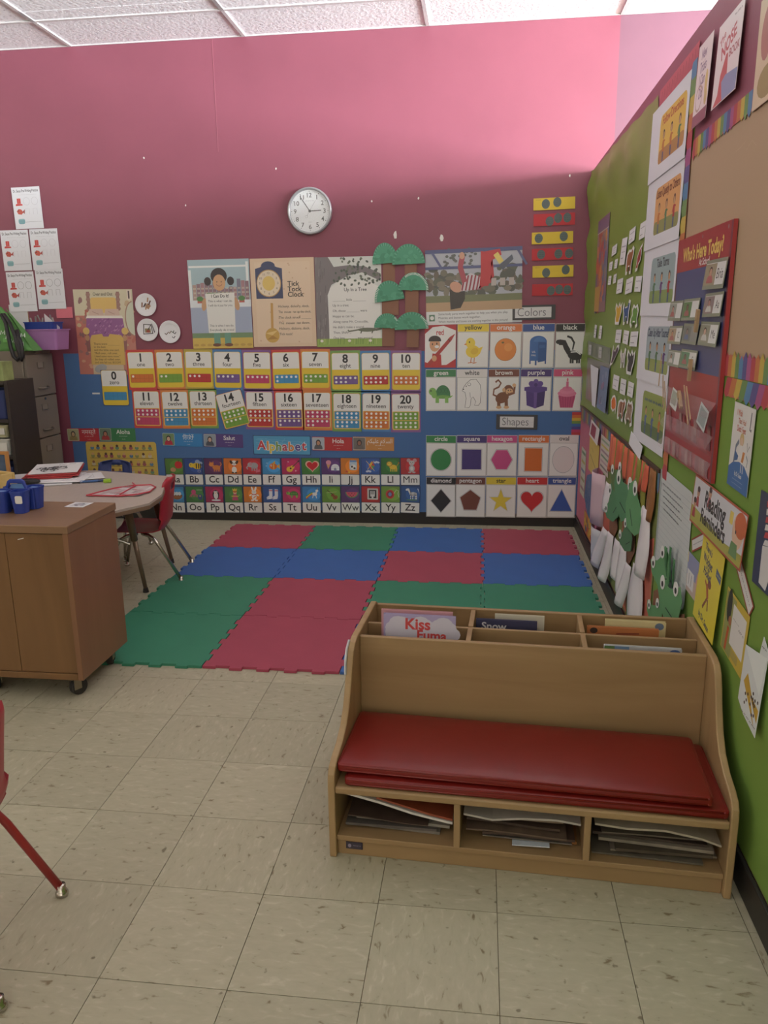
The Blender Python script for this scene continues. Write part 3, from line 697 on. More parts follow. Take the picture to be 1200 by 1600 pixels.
def c_cupcake(c):
    c.P([(-.62, -.1), (.62, -.1), (.45, -.9), (-.45, -.9)], (196, 76, 122))
    for k in range(6): c.S([(-.5+.2*k, -.14), (-.36+.145*k, -.88)], .04, (164, 56, 100))
    c.E(0, .02, .68, .22, (226, 130, 165)); c.E(0, .18, .54, .2, (232, 142, 176)); c.E(0, .32, .36, .16, (226, 130, 165)); c.R(-.09, .35, .09, .78, (220, 110, 150)); c.E(0, .9, .06, .12, (226, 110, 140))
COLC = [('red', (190, 40, 48), c_red, None), ('yellow', (232, 206, 56), c_chick, 'a yellow chick'), ('orange', (222, 122, 62), c_orange, 'an orange fruit'), ('blue', (48, 84, 156), c_mailbox, 'a blue mailbox'), ('black', (36, 34, 36), c_skunk, 'a skunk'),
        ('green', (52, 130, 76), c_turtle, 'a green turtle'), ('white', (228, 226, 222), c_bear, 'a polar bear'), ('brown', (122, 66, 50), c_monkey, 'a brown monkey'), ('purple', (72, 50, 120), c_present, 'a purple present'), ('pink', (214, 84, 126), c_cupcake, 'a pink cupcake')]
CX1 = [1.173, 1.402, 1.628, 1.852, 2.066]; CX2 = [1.179, 1.399, 1.622, 1.845, 2.062]
for k, (nm, hc, fn, what) in enumerate(COLC):
    top = k < 5; x = (CX1 if top else CX2)[k % 5]; z = 1.300-(.002*k) if top else .990
    wd, ht = (.222, .302) if top else (.218, .294)
    if k % 5 == 4: wd = .200
    c = Card('colour_card', FB(x, z, .0022), wd-.002, ht, (226, 224, 218) if nm != 'red' else (190, 40, 48), t=.0008, rot=random.uniform(-.006, .006), m=LAMIN)
    if nm != 'red':
        c.part('header'); c.R(-wd/2+.003, ht/2-.053, wd/2-.003, ht/2-.003, hc)
        c.part('lettering'); c.T(nm, 0, ht/2-.04, .046, BLK if nm in ('yellow', 'white') else WHT, bold=.014, maxw=wd*.8)
        c.part('picture'); c.R(-wd/2+.004, -ht/2+.004, wd/2-.004, ht/2-.056, (120, 118, 114)); c.R(-wd/2+.006, -ht/2+.006, wd/2-.006, ht/2-.058, WHT)
        c.at(0, -.026, .096, .108)
    else:
        c.part('picture'); c.at(0, 0, .11, .15)
    fn(c)
    c.done('colour card reading %s with %s' % (nm, what or 'a boy hugging a giant crayon'), 'card', 'colour cards on the back wall')
# ---- shape cards
def ng(n, r, a0, sy=1.0): return [(r*math.cos(a0+2*PI*k/n), sy*r*math.sin(a0+2*PI*k/n)) for k in range(n)]
star = [((.84 if k % 2 == 0 else .34)*math.cos(PI/2+PI*k/5), (.84 if k % 2 == 0 else .34)*math.sin(PI/2+PI*k/5)) for k in range(10)]
def hp(s): return [(s*math.sin(2*PI*k/32)**3, s*(.8125*math.cos(2*PI*k/32)-.3125*math.cos(4*PI*k/32)-.125*math.cos(6*PI*k/32)-.0625*math.cos(8*PI*k/32)+.08)) for k in range(32)]
SHP = [('circle', (44, 136, 72), (44, 136, 72), ng(28, .74, 0)), ('square', (66, 48, 120), (66, 48, 120), [(-.7, -.68), (.7, -.66), (.7, .7), (-.7, .7)]), ('hexagon', (206, 78, 138), (206, 78, 138), ng(6, .76, 0)), ('rectangle', (222, 116, 52), (216, 112, 40), [(-.6, -.78), (.62, -.78), (.62, .78), (-.6, .78)]), ('oval', (226, 222, 218), (226, 218, 216), ng(28, .72, 0, 1.18)),
       ('diamond', (36, 34, 34), (36, 34, 34), [(0, .82), (.74, 0), (0, -.82), (-.74, 0)]), ('pentagon', (112, 64, 50), (122, 66, 46), ng(5, .78, PI/2)), ('star', (226, 204, 58), (232, 210, 66), star), ('heart', (204, 44, 44), (206, 44, 46), hp(.8)), ('triangle', (52, 84, 158), (52, 92, 172), [(0, .82), (.78, -.68), (-.78, -.68)])]
SX1 = [1.182, 1.404, 1.620, 1.844, 2.056]; SX2 = [1.184, 1.399, 1.620, 1.844, 2.054]
cwd = {(44, 136, 72): 'green', (66, 48, 120): 'purple', (206, 78, 138): 'pink', (216, 112, 40): 'orange', (226, 218, 216): 'white', (36, 34, 34): 'black', (122, 66, 46): 'brown', (232, 210, 66): 'yellow', (206, 44, 46): 'red', (52, 92, 172): 'blue'}
for k, (nm, hc, sc_, pl) in enumerate(SHP):
    top = k < 5; x = (SX1 if top else SX2)[k % 5]; z = (.516+.002*k) if top else (.209+.0025*(k-5))
    wd, ht = .219, .300
    if k % 5 == 4: wd = .202
    c = Card('shape_card', FB(x, z, .0022 if top else .0046), wd-.002, ht, (226, 224, 218), t=.0008, rot=random.uniform(-.006, .006), m=LAMIN)
    c.part('header'); c.R(-wd/2+.003, ht/2-.054, wd/2-.003, ht/2-.003, hc)
    c.part('lettering'); c.T(nm, 0, ht/2-.04, .044, BLK if nm in ('oval', 'star') else WHT, bold=.014, maxw=wd*.86)
    c.part('shape'); c.R(-wd/2+.004, -ht/2+.004, wd/2-.004, ht/2-.057, (120, 118, 114)); c.R(-wd/2+.006, -ht/2+.006, wd/2-.006, ht/2-.059, WHT)
    c.at(0, -.028, .099, .106); c.P([(p[0]*1.08, p[1]*1.08) for p in pl], (150, 148, 150)); c.P([(p[0]*1.05, p[1]*1.05) for p in pl], (222, 220, 218)); c.P(pl, sc_)
    c.done('shape card reading %s with a %s %s' % (nm, cwd[sc_], nm), 'card', 'shape cards on the back wall')
# ---- signs
for nm, x, z, w_, h_ in (('Colors', 1.810, 1.520, .300, .098), ('Shapes', 1.720, .765, .290, .106)):
    c = Card('word_sign', FB(x, z, .0045), w_, h_, (58, 58, 62), rot=.012 if nm == 'Colors' else -.01, m=LAMIN)
    c.part('paper_slip'); c.R(-w_*.41, -h_*.36, w_*.41, h_*.36, (222, 222, 222)); c.R(-w_*.41, -.0012, w_*.41, 0, (196, 200, 210))
    c.part('lettering'); c.T(nm, -.01, -.024, .08, (110, 110, 116), bold=-.006, maxw=w_*.64)
    c.done('handwritten %s sign on dark card' % nm, 'sign')
# ---- greeting strips and the Alphabet sign
def face(c, skin, hair, top, bg):
    c.RR(0, 0, 2, 2, .15, bg); c.E(0, -.75, .7, .7, top, 0, 0, PI); c.R(-.7, -.95, .7, -.7, top); c.E(0, .15, .42, .52, hair); c.E(0, .08, .28, .36, skin); eyes(c, .12, .11, .04); c.S([(-.1, -.08), (.1, -.08)], .04, (150, 60, 60))
GRT = [('नमस्ते', -1.555, .655, .255, (186, 44, 56), (206, 170, 130), 'red'), ('Aloha', -1.279, .658, .287, (52, 128, 76), (190, 130, 100), 'green'), ('你好', -.768, .622, .309, (52, 136, 200), (226, 190, 160), 'light blue'), ('Salut', -.448, .617, .303, (84, 62, 130), (214, 180, 160), 'purple'), ('Hola', .380, .599, .300, (190, 48, 52), (200, 150, 120), 'red'), ('\ufee2\ufedc\ufef4\ufee0\ufecb \ufee1\ufefc\ufeb4\ufedf\ufe8d', .688, .601, .303, (204, 140, 72), (160, 110, 90), 'tan')]
LNM = {0: 'Devanagari', 2: 'Chinese', 5: 'Arabic'}
for k, (tx, x, z, w_, bg, sk, cnm) in enumerate(GRT):
    c = Card('greeting_strip', FB(x, z, .0028), w_, .1, bg, t=.0008, rot=random.uniform(-.012, .012)-(.02 if k in (2, 3) else 0), m=LAMIN)
    c.part('photo'); c.at(-w_/2+.046, 0, .044); c.RR(0, 0, 2.1, 2.1, .15, (206, 204, 196)); face(c, sk, (50, 40, 38), [(150, 130, 80), (170, 50, 50), (190, 40, 70), (70, 76, 90), (96, 96, 100), (110, 100, 96)][k], [(170, 170, 130), (110, 130, 110), (120, 150, 110), (150, 160, 170), (180, 190, 200), (120, 116, 110)][k]); c.at(0, 0, 1)
    c.part('lettering'); rx = .046
    c.T(tx, rx, .006, .046, WHT, bold=0 if k in LNM else .014, maxw=w_-.12); c.scrib(rx-.035, rx+.035, -.012, .007, WHT); c.scrib(rx-.012, rx+.014, -.034, .005, WHT)
    c.done('%s greeting strip in %s' % (cnm, LNM[k]) if k in LNM else '%s greeting strip reading %s' % (cnm, tx), 'strip', 'greeting strips on the back wall')
c = Card('alphabet_sign', FB(-.001, .586, .0028), .437, .144, (30, 44, 90), t=.0008, rot=-.008, m=LAMIN)
c.part('panel'); c.RR(0, 0, .429, .136, .004, (84, 164, 206))
for k in range(14): c.S([(-.2+random.uniform(0, .3), random.uniform(-.06, .06)), (random.uniform(0, .2), random.uniform(-.06, .06))], .003, (116, 184, 216))
c.part('lettering'); xx = -.19
for ch, q in zip('Alphabet', [(200, 60, 70), (226, 150, 60), (220, 200, 80), (120, 160, 80), (190, 70, 90), (214, 130, 60), (90, 80, 150), (200, 70, 80)]):
    g = text_geo(ch, .03); adv = (g[3]-g[2])*.092
    sh = random.uniform(-.006, .006)
    c.T(ch, xx-.002, -.036+sh, .092, WHT, bold=.06, align='L'); c.T(ch, xx, -.036+sh, .092, q, bold=.025, align='L'); xx += adv+.0065
c.done('blue sign reading Alphabet in bouncy coloured letters', 'sign')

# ---- posters
def post_text(c, lines, x, y, h, dy, col=(50, 46, 44), maxw=None):
    for k, t in enumerate(lines): c.T(t, x, y-dy*k, h, col, bold=.004, align='L', maxw=maxw)
# bed rhyme poster
c = Card('rhyme_poster', FB(-1.298, 1.417, .0016), .455, .613, (206, 188, 160), rot=-.012, m=LAMIN)
c.part('picture')
c.R(-.2275, .02, .2275, .3065, (214, 206, 178)); c.R(-.2275, -.3065, -.12, .12, (196, 120, 106)); c.R(.12, -.3065, .2275, .0, (196, 130, 116))
for k in range(40):
    x = random.choice((random.uniform(-.22, -.13), random.uniform(.16, .22))); y = random.uniform(-.3, .25)
    c.E(x, y, random.uniform(.008, .02), random.uniform(.008, .022), random.choice([(190, 110, 96), (210, 160, 130), (170, 120, 110), (200, 176, 140), (150, 110, 110)]), n=8)
c.E(.2275, .1, .065, .12, (206, 210, 190), 0, PI/2, PI*1.5); c.A(.222, .1, .06, .12, .008, (170, 130, 110), PI*.52, PI*1.46)
for sx in (-1, 1):
    c.S([(sx*.115, .29), (sx*.112, .16)], .024, (150, 110, 104))
    for y in (.27, .235, .2, .17): c.E(sx*.114, y, .018, .016, (166, 126, 116), n=10)
c.RR(0, .205, .20, .09, .02, (226, 190, 110)); c.R(-.1, .14, .1, .19, (226, 190, 110))
for x in (-.062, .062): c.P([(x-.06, .118), (x+.06, .118), (x+.05, .168), (x-.05, .168)], (214, 186, 170)); c.S([(x-.03, .15), (x+.02, .13)], .004, (180, 140, 130))
c.P([(-.145, .1), (.145, .1), (.135, .12), (-.135, .12)], (236, 230, 220)); c.P([(-.16, -.06), (.16, -.06), (.14, .102), (-.14, .102)], (150, 92, 148))
for k in range(60):
    x = random.uniform(-.135, .13); y = random.uniform(-.05, .09); c.S([(x, y), (x+.014, y+.012)], .006, random.choice([(184, 130, 176), (120, 66, 124), (170, 112, 164), (196, 150, 190)]))
for sx in (-1, 1):
    c.S([(sx*.148, 0), (sx*.14, -.14)], .03, (150, 100, 96)); c.E(sx*.15, .01, .026, .026, (222, 190, 110), n=14); c.E(sx*.145, -.04, .018, .022, (196, 150, 110), n=12)
c.P([(-.13, -.235), (.135, -.235), (.135, -.05), (.12, -.02), (.03, -.01), (.02, -.03), (-.02, -.03), (-.03, -.01), (-.11, -.02), (-.125, -.05)], (214, 178, 96))
c.E(-.06, -.262, .05, .03, (168, 170, 170), .3); c.R(.185, .235, .218, .3, (230, 214, 200)); c.S([(.2, .295), (.2, .24)], .012, (90, 70, 70))
c.part('lettering'); c.T('Over and Out', 0, .262, .034, (96, 90, 76), bold=.004, maxw=.15)
post_text(c, ['There were ________', 'in the bed,', 'and the little one said,', '“Roll over, roll over,', 'I need some more room.”', 'So they all rolled over,', 'and one fell out. BOOM!'], -.1, -.09, .022, .0225, (96, 70, 40), .2)
c.done('tan rhyme poster of a bed under a purple quilt', 'poster', 'rhyme posters on the back wall')
# I Can Do It
c = Card('rhyme_poster', FB(-.408, 1.605, .0032), .452, .619, (206, 214, 214), rot=.006, m=LAMIN)
c.part('picture')
c.R(-.226, .02, .226, .3095, (170, 196, 204)); c.R(-.22, .255, .2, .268, (236, 238, 236)); c.R(-.226, .24, -.205, -.0, (232, 236, 236)); c.R(.2, .02, .218, .29, (232, 236, 236))
for k in range(14):
    x = -.2+.03*k; hh = random.uniform(.07, .15); c.R(x, .03, x+.027, .03+hh, random.choice([(150, 120, 130), (170, 130, 136), (130, 130, 150), (180, 150, 140), (140, 110, 120)]))
    for q in range(3): c.R(x+.006, .045+.03*q, x+.012, .057+.03*q, (206, 200, 180)); c.R(x+.016, .045+.03*q, x+.022, .057+.03*q, (206, 200, 180))
c.R(-.226, -.02, .226, .03, (226, 232, 236)); c.R(-.226, -.2, .226, -.02, (168, 180, 204)); c.R(-.226, -.235, .226, -.2, (120, 150, 110)); c.R(-.226, -.3095, .226, -.235, (214, 184, 90))
for k in range(9): c.E(-.2+.05*k, -.285, .02, .01, (196, 160, 80), n=8)
for x in (-.15, .16): c.R(x-.02, .01, x+.02, .03, (190, 100, 90)); c.E(x, .04, .025, .018, (90, 140, 80), n=10)
for sx in (-1, 1):
    c.R(sx*.04-.024, -.28, sx*.04+.024, -.19, (110, 160, 140)); c.E(sx*.045, -.285, .032, .012, (120, 76, 60)); c.E(sx*.085, .16, .026, .03, (50, 42, 44), n=12); c.E(sx*.12, .0, .02, .045, (204, 160, 120), .2*sx)
c.E(0, .195, .06, .056, (50, 42, 44), n=20); c.E(0, .15, .046, .056, (214, 168, 124), n=18); c.A(0, .14, .02, .014, .003, (150, 80, 70), PI, 2*PI); eyes(c.at(0, .155, .1, .1), 0, .16, .04); c.at(0, 0, 1)
c.R(-.095, .02, .095, .08, (110, 150, 90))
c.part('speech_sheet'); c.P([(-.108, .075), (.108, .08), (.1, -.2), (-.1, -.2)], (232, 232, 226))
c.part('lettering'); c.T('I Can Do It!', 0, .048, .03, bold=.016, maxw=.13)
for t, y in (('This is what I can do.', .016), ('I will do it just for you.', -.014), ('This is what I can do.', -.156), ('Everybody do it too!', -.186)): c.T(t, 0, y, .022, (60, 60, 60), maxw=.18)
c.done('rhyme poster titled I Can Do It with a girl holding a sheet', 'poster', 'rhyme posters on the back wall')
# Tick Tock Clock
c = Card('rhyme_poster', FB(.055, 1.609, .0032), .462, .610, (226, 200, 170), rot=.004, m=LAMIN)
c.part('picture'); c.R(-.2, -.28, .2, .28, (230, 206, 178))
for k in range(24): c.E(random.uniform(-.2, .22), random.uniform(-.28, .28), .006, .006, (212, 180, 148), n=6)
c.S([(-.085, .0), (-.09, -.21)], .018, (206, 160, 90)); c.E(-.09, -.225, .052, .052, (206, 166, 84), n=20); c.P([(-.09, -.225), (-.14, -.21), (-.05, -.19)], (230, 200, 130)); c.P([(-.09, -.225), (-.05, -.25), (-.13, -.255)], (180, 136, 64))
c.P([(-.195, .235), (-.16, .245), (-.1, .275), (-.04, .245), (0, .235), (.0, .03), (-.195, .03)], (66, 74, 108)); c.E(-.1, .255, .05, .03, (66, 74, 108)); c.E(-.1, .135, .09, .094, (190, 150, 90), n=28); c.E(-.1, .135, .084, .088, (232, 216, 190), n=28); c.E(-.1, .135, .046, .05, (226, 196, 110), n=20)
for n in range(1, 13):
    a = PI/2-n*PI/6; c.T(str(n), -.1+.066*math.cos(a), .128+.07*math.sin(a), .022, (110, 90, 80))
c.part('lettering')
for k, t in enumerate(['Tick', 'Tock', 'Clock']): c.T(t, .035, .115-.037*k, .048, BLK, bold=.014, align='L')
for k, t in enumerate(['Hickory, dickory, dock.', 'The  mouse  ran up the clock;', 'The clock struck ______', 'The  mouse  ran down,', 'Hickory, dickory, dock.', '    Tick tock!']): c.T(t, -.038, -.032-.0385*k, .024, (70, 60, 56), align='L', maxw=.235)
c.done('rhyme poster titled Tick Tock Clock with a pendulum clock', 'poster', 'rhyme posters on the back wall')
# Up In a Tree
c = Card('rhyme_poster', FB(.526, 1.606, .0032), .47, .613, (214, 218, 212), rot=.003, m=LAMIN)
c.part('picture')
c.P([(-.235, -.3), (-.14, -.3), (-.15, .05), (-.12, .12), (0, .18), (.1, .2), (.23, .14), (.23, .19), (.12, .24), (.0, .25), (-.1, .24), (-.14, .3065), (-.235, .3065)], (126, 120, 122))
for k in range(30): x = random.uniform(-.23, -.155); y = random.uniform(-.28, .26); c.S([(x, y), (x+.004, y+.05)], .004, random.choice([(106, 100, 104), (146, 140, 140)]))
for k in range(70):
    t = random.uniform(-.1, .23); y = .2+random.uniform(-.075, .105); c.E(t, y, random.uniform(.007, .013), random.uniform(.006, .01), random.choice([(86, 96, 84), (110, 118, 100), (74, 84, 78)]), random.uniform(0, 3), n=7)
c.R(-.235, -.3065, .235, -.25, (150, 178, 86))
for k in range(26): x = random.uniform(-.23, .23); c.S([(x, -.29), (x+.004, -.25)], .004, random.choice([(110, 146, 66), (176, 196, 110)]))
for x in (-.2, .0, .15): c.E(x, -.265, .012, .01, (236, 232, 220), n=8)
c.part('text_panel'); c.P([(-.145, -.25), (.225, -.25), (.225, .1), (.16, .13), (.04, .16), (-.06, .15), (-.13, .1), (-.145, .05)], (232, 232, 226))
for k in range(12): c.E(-.1+.025*k, .135+random.uniform(-.02, .03), .011, .008, (86, 96, 84), random.uniform(0, 3), n=7)
c.part('lettering'); c.T('Up In a Tree', .05, .075, .034, bold=.008, maxw=.16)
for k, t in enumerate(['________ little ________', 'Up in a tree;', 'Oh, those ________ were', 'Happy as can be.', 'Along came Mr. Crocodile,', "He didn't make a sound.", 'Then, SNAP...', 'One less _______ was around.']): c.T(t, -.115, .01-.0375*k, .023, (70, 70, 70), align='L', maxw=.31)
c.part('crocodile'); c.E(.13, -.19, .07, .014, (110, 116, 96)); c.P([(.19, -.185), (.235, -.175), (.235, -.19), (.19, -.2)], (110, 116, 96)); c.S([(.065, -.19), (.0, -.2), (-.01, -.19)], .01, (110, 116, 96))
for x in (.09, .17): c.S([(x, -.195), (x-.008, -.215)], .008, (96, 100, 84))
c.done('rhyme poster titled Up In a Tree with a grey tree', 'poster', 'rhyme posters on the back wall')
# monkey bars photograph
c = Card('photo_poster', FB(1.400, 1.699, .0032), .66, .50, (196, 200, 206), rot=.022, m=LAMIN)
c.part('picture'); c.at(0, 0, 1)
c.R(-.33, -.06, .33, .25, (176, 180, 190))
for k in range(90):
    x = random.uniform(-.32, .32); y = random.uniform(-.06, .08)+(.06 if abs(x) > .15 else 0)*random.random(); c.E(x, y, random.uniform(.015, .04), random.uniform(.012, .035), random.choice([(96, 100, 84), (116, 112, 96), (84, 88, 80), (130, 124, 108), (106, 96, 84)]), n=8)
for k in range(40): x = random.uniform(-.2, .02); y = random.uniform(.13, .25); c.E(x, y, .012, .01, (96, 100, 96), n=6)
for x in (.06, .12, .18, .24): c.R(x, .0, x+.035, .05, (186, 176, 170))
c.R(-.33, -.1, .33, -.055, (120, 126, 90)); c.R(-.33, -.16, .33, -.1, (190, 158, 122)); c.R(-.33, .225, .33, .25, (78, 86, 130)); c.R(-.33, .12, .33, .138, (84, 92, 134))
for x in (-.28, .3): c.S([(x, .23), (x+.06, .13)], .016, (90, 96, 136))
c.part('child')
c.P([(-.16, -.15), (-.165, -.02), (-.12, .02), (-.06, 0), (-.06, -.08), (-.09, -.14)], (50, 44, 42)); c.E(-.12, .0, .045, .034, (206, 156, 130), -.5)
c.P([(-.09, -.03), (.05, -.02), (.07, .05), (-.02, .09), (-.07, .06)], (206, 200, 204))
for k in range(6): c.S([(-.08+.025*k, -.025), (-.06+.025*k, .075)], .011, (150, 50, 66))
c.S([(-.06, .03), (-.09, .13), (-.075, .2)], .036, (170, 70, 84)); c.E(-.078, .205, .018, .024, (206, 156, 130))
c.P([(.03, -.02), (.12, .02), (.12, .1), (.07, .225), (.18, .24), (.19, .2), (.13, .17), (.14, .06)], (190, 48, 56)); c.P([(.04, .0), (.1, 0), (.13, .1), (.1, .22), (.05, .23), (.05, .1)], (190, 48, 56))
c.S([(.15, .21), (.19, .15)], .036, (226, 206, 110)); c.P([(.17, .13), (.26, .2), (.27, .17), (.2, .1)], (90, 96, 110))
c.part('caption_strip'); c.R(-.33, -.25, .265, -.16, (226, 228, 226)); c.R(-.31, -.225, -.27, -.18, (90, 130, 104)); c.E(-.29, -.203, .014, .014, WHT)
c.part('lettering')
for k, t in enumerate(['Some body parts work together to help you when you play.', 'Muscles and bones work together.', 'Which muscles and bones are working together in this picture?']): c.T(t, -.245, -.185-.026*k, .021, (70, 70, 74), align='L', maxw=.48)
c.done('photo poster of a child hanging upside down from blue bars', 'poster')

# ---- wall clock
cl_ = empty('wall_clock', (.271, 4.219, 2.216)); tag(cl_, 'round silver-rimmed wall clock on the raspberry wall', 'clock')
def onwall(mb, name, m, parent, **k):
    o = mb.build(name, m, parent, **k); o.rotation_euler = (PI/2, 0, 0); return o
onwall(MB().lathe([(0, .0), (.150, 0), (.155, .006), (.155, .03), (.150, .038), (.142, .038), (.138, .03), (.137, .02)], n=56), 'rim', mat('silver_plastic', (176, 178, 182), .3, .5), cl_, smooth=True)
onwall(MB().lathe([(0, .02), (.138, .02)], n=48), 'dial', mat('clock_dial', (232, 236, 238), .35), cl_)
c = Card('numerals', (Vector((0, -.0203, 0)), Vector((1, 0, 0)), Vector((0, 0, 1))), .01, .01, (236, 238, 240), t=.0002, parent=cl_)
c.part('numeral')
for n in range(1, 13):
    a = PI/2-n*PI/6; c.T(str(n), .103*math.cos(a), .103*math.sin(a)-.0145, .042, (34, 34, 38), bold=.012)
c.part('minute_mark')
for k in range(60):
    a = k*PI/30; r = .0032 if k % 5 == 0 else .0012; c.E(.127*math.cos(a), .127*math.sin(a), r, r, (50, 50, 54), n=6)
c.part('hand')
c.S([(0, 0), (-.066, .096)], .0055, (60, 60, 64)); c.S([(0, 0), (.08, .003)], .006, (60, 60, 64)); c.S([(-.022, -.032), (.044, .07)], .0016, (130, 134, 140)); c.E(0, 0, .0095, .0095, (50, 50, 54)); c.A(-.024, -.035, .009, .009, .0015, (150, 154, 160))
c.scrib(-.03, .03, .066, .006, (140, 144, 150)); c.scrib(-.01, .012, -.072, .006, (150, 154, 158))
c.done()
onwall(MB().lathe([(0, .0345), (.139, .0345), (.139, .036), (0, .036)], n=48), 'glass', mat('clock_glass', (255, 255, 255), .03, alpha=.08), cl_)

# ---- counting strips of yellow and red paper
SD = [(1.925, 2.220, 'y', [(-.055, 0), (.02, .008)], 0.02), (1.929, 2.120, 'r', [(-.03, -.01), (.025, .008), (.085, .008)], .02), (1.921, 2.004, 'y', [(-.09, 0), (.075, .006)], .015), (1.925, 1.900, 'r', [(-.075, 0), (.04, .0), (.11, .0)], .02), (1.933, 1.788, 'y', [(-.045, -.008), (.085, .008)], .012), (1.934, 1.668, 'r', [(-.01, -.006), (.045, .002), (.1, -.002)], .005)]
for k, (x, z, q, ds, rot) in enumerate(SD):
    c = Card('counting_strip', FB(x, z, .002), .272, .076, (226, 196, 60) if q == 'y' else (196, 50, 58), rot=rot, tilt=.02)
    c.part('stamped_dot')
    for dx, dy in ds:
        c.E(dx, dy, .027, .031, (96, 110, 108), n=18)
        for yy in (-.012, 0, .012): c.scrib(dx-.016, dx+.018, dy+yy, .006, (70, 82, 84))
    c.part('lettering'); c.scrib(-.12, -.085, .026, .005, (120, 90, 50))
    c.done('%s paper strip with %s grey spots, %s of the six strips' % ('yellow' if q == 'y' else 'red', {2: 'two', 3: 'three'}[len(ds)], ['topmost', 'second from top', 'third from top', 'fourth from top', 'fifth from top', 'lowest'][k]), 'strip', 'counting strips on the back wall')

# ---- paper palm trees
PT = [((.791, 1.930, .180, .136, .06), (.814, 1.806, .085, .150), 'top left'), ((.953, 1.920, .226, .132, .03), (.967, 1.815, .084, .13), 'top right'), ((.819, 1.680, .210, .135, .12), (.822, 1.575, .118, .12), 'middle left'), ((.985, 1.739, .211, .118, -.02), (.974, 1.608, .094, .160), 'middle right'), ((.798, 1.477, .182, .100, -.03), (.806, 1.375, .088, .15), 'bottom left'), ((.973, 1.475, .238, .118, .03), (.981, 1.375, .086, .165), 'bottom right')]
for k, ((x, z, w_, h_, rt), (tx, tz, tw, th), nm) in enumerate(PT):
    t = empty('paper_palm_tree', (x, 4.217, z-h_/2)); tag(t, 'paper palm tree with green plate crown, %s of the six' % nm, 'craft', 'paper palm trees on the back wall')
    Card('trunk', (Vector((tx-x, -.004-.008*(k % 2)-.001*k, tz-z+h_/2)), Vector((1, 0, 0)), Vector((0, 0, 1))), tw, th, (146, 104, 82), rot=random.uniform(-.03, .03), parent=t, tilt=-.02).done()
    c = Card('crown', (Vector((0, -.012-.008*(k % 2)-.001*k, 0)), Vector((1, 0, 0)), Vector((0, 0, 1))), w_, h_, (88, 160, 128), t=.002, rot=rt, parent=t, poly=[(w_/2*math.cos(a), h_*math.sin(a)) for a in [PI*q/24 for q in range(25)]])
    c.part('paint')
    for q in range(10):
        a = random.uniform(.3, 2.8); r = random.uniform(.2, .75); c.E(w_/2*r*math.cos(a), h_*r*math.sin(a)*.8, .02, .012, random.choice([(80, 150, 118), (98, 170, 136)]), random.uniform(0, 3), n=8)
    c.part('fluted_rim')
    a0, a1 = (0, PI) if k in (3,) else (0.0, PI)
    for q in range(34):
        a = a0+(a1-a0)*(q+.5)/34; col = (226, 232, 226) if (k == 3 and a < 2.2) or (k in (4, 5) and a < .9) or (k == 2 and a > 2.3) else (120, 184, 156) if q % 2 else (74, 140, 110)
        c.S([(w_/2*.86*math.cos(a), h_*.86*math.sin(a)), (w_/2*.99*math.cos(a), h_*.99*math.sin(a))], .004, col)
    c.done()

# ---- paper plates with drawings
for k, (x, z, nm, wh) in enumerate([(-.967, 1.609, 'feathers', 'upper'), (-.968, 1.432, 'framed sketch', 'lower left'), (-.800, 1.416, 'small squiggles', 'lower right')]):
    p = empty('paper_plate', (x, 4.218, z)); tag(p, 'white paper plate with glued %s, %s of the three plates' % (nm, wh), 'plate', 'paper plates on the back wall')
    o = MB().lathe([(0, .004), (.05, .004), (.055, .005), (.078, .014), (.081, .013), (.08, .012), (.055, .002), (0, .002)], n=36).build('plate_disc', mat('paper_plate', (232, 232, 236), .5), p, smooth=True); o.rotation_euler = (PI/2, 0, 0)
    c = Card('drawing', (Vector((0, -.0045, 0)), Vector((1, 0, 0)), Vector((0, 0, 1))), .02, .02, (228, 228, 230), t=.0002, parent=p).part('pasted_shape')
    if k == 0:
        for q in range(9): a = random.uniform(.6, 1.6); x0 = random.uniform(-.035, .02); y0 = random.uniform(-.04, .02); c.S([(x0, y0), (x0+.03*math.cos(a), y0+.035*math.sin(a))], .01, random.choice([(70, 44, 44), (140, 96, 70), (180, 140, 110), (100, 60, 50), (160, 60, 50)]))
    elif k == 1:
        c.S([(-.035, -.03), (-.03, .04), (.025, .035), (.035, -.025)], .008, (50, 46, 46), True); c.R(-.024, -.02, .02, .01, (150, 140, 100)); c.E(0, -.01, .014, .01, (170, 80, 60)); c.S([(.0, .0), (.03, .045), (.05, -.02)], .007, (60, 50, 60))
    else:
        for x0, y0, q in ((-.03, -.01, (90, 60, 50)), (-.005, 0, (120, 80, 60)), (.02, .005, (60, 80, 60)), (.035, -.005, (70, 60, 70)), (.025, -.035, (60, 60, 70))): c.S([(x0-.012, y0), (x0, y0-.01), (x0+.01, y0+.004)], .006, q)
    c.done()

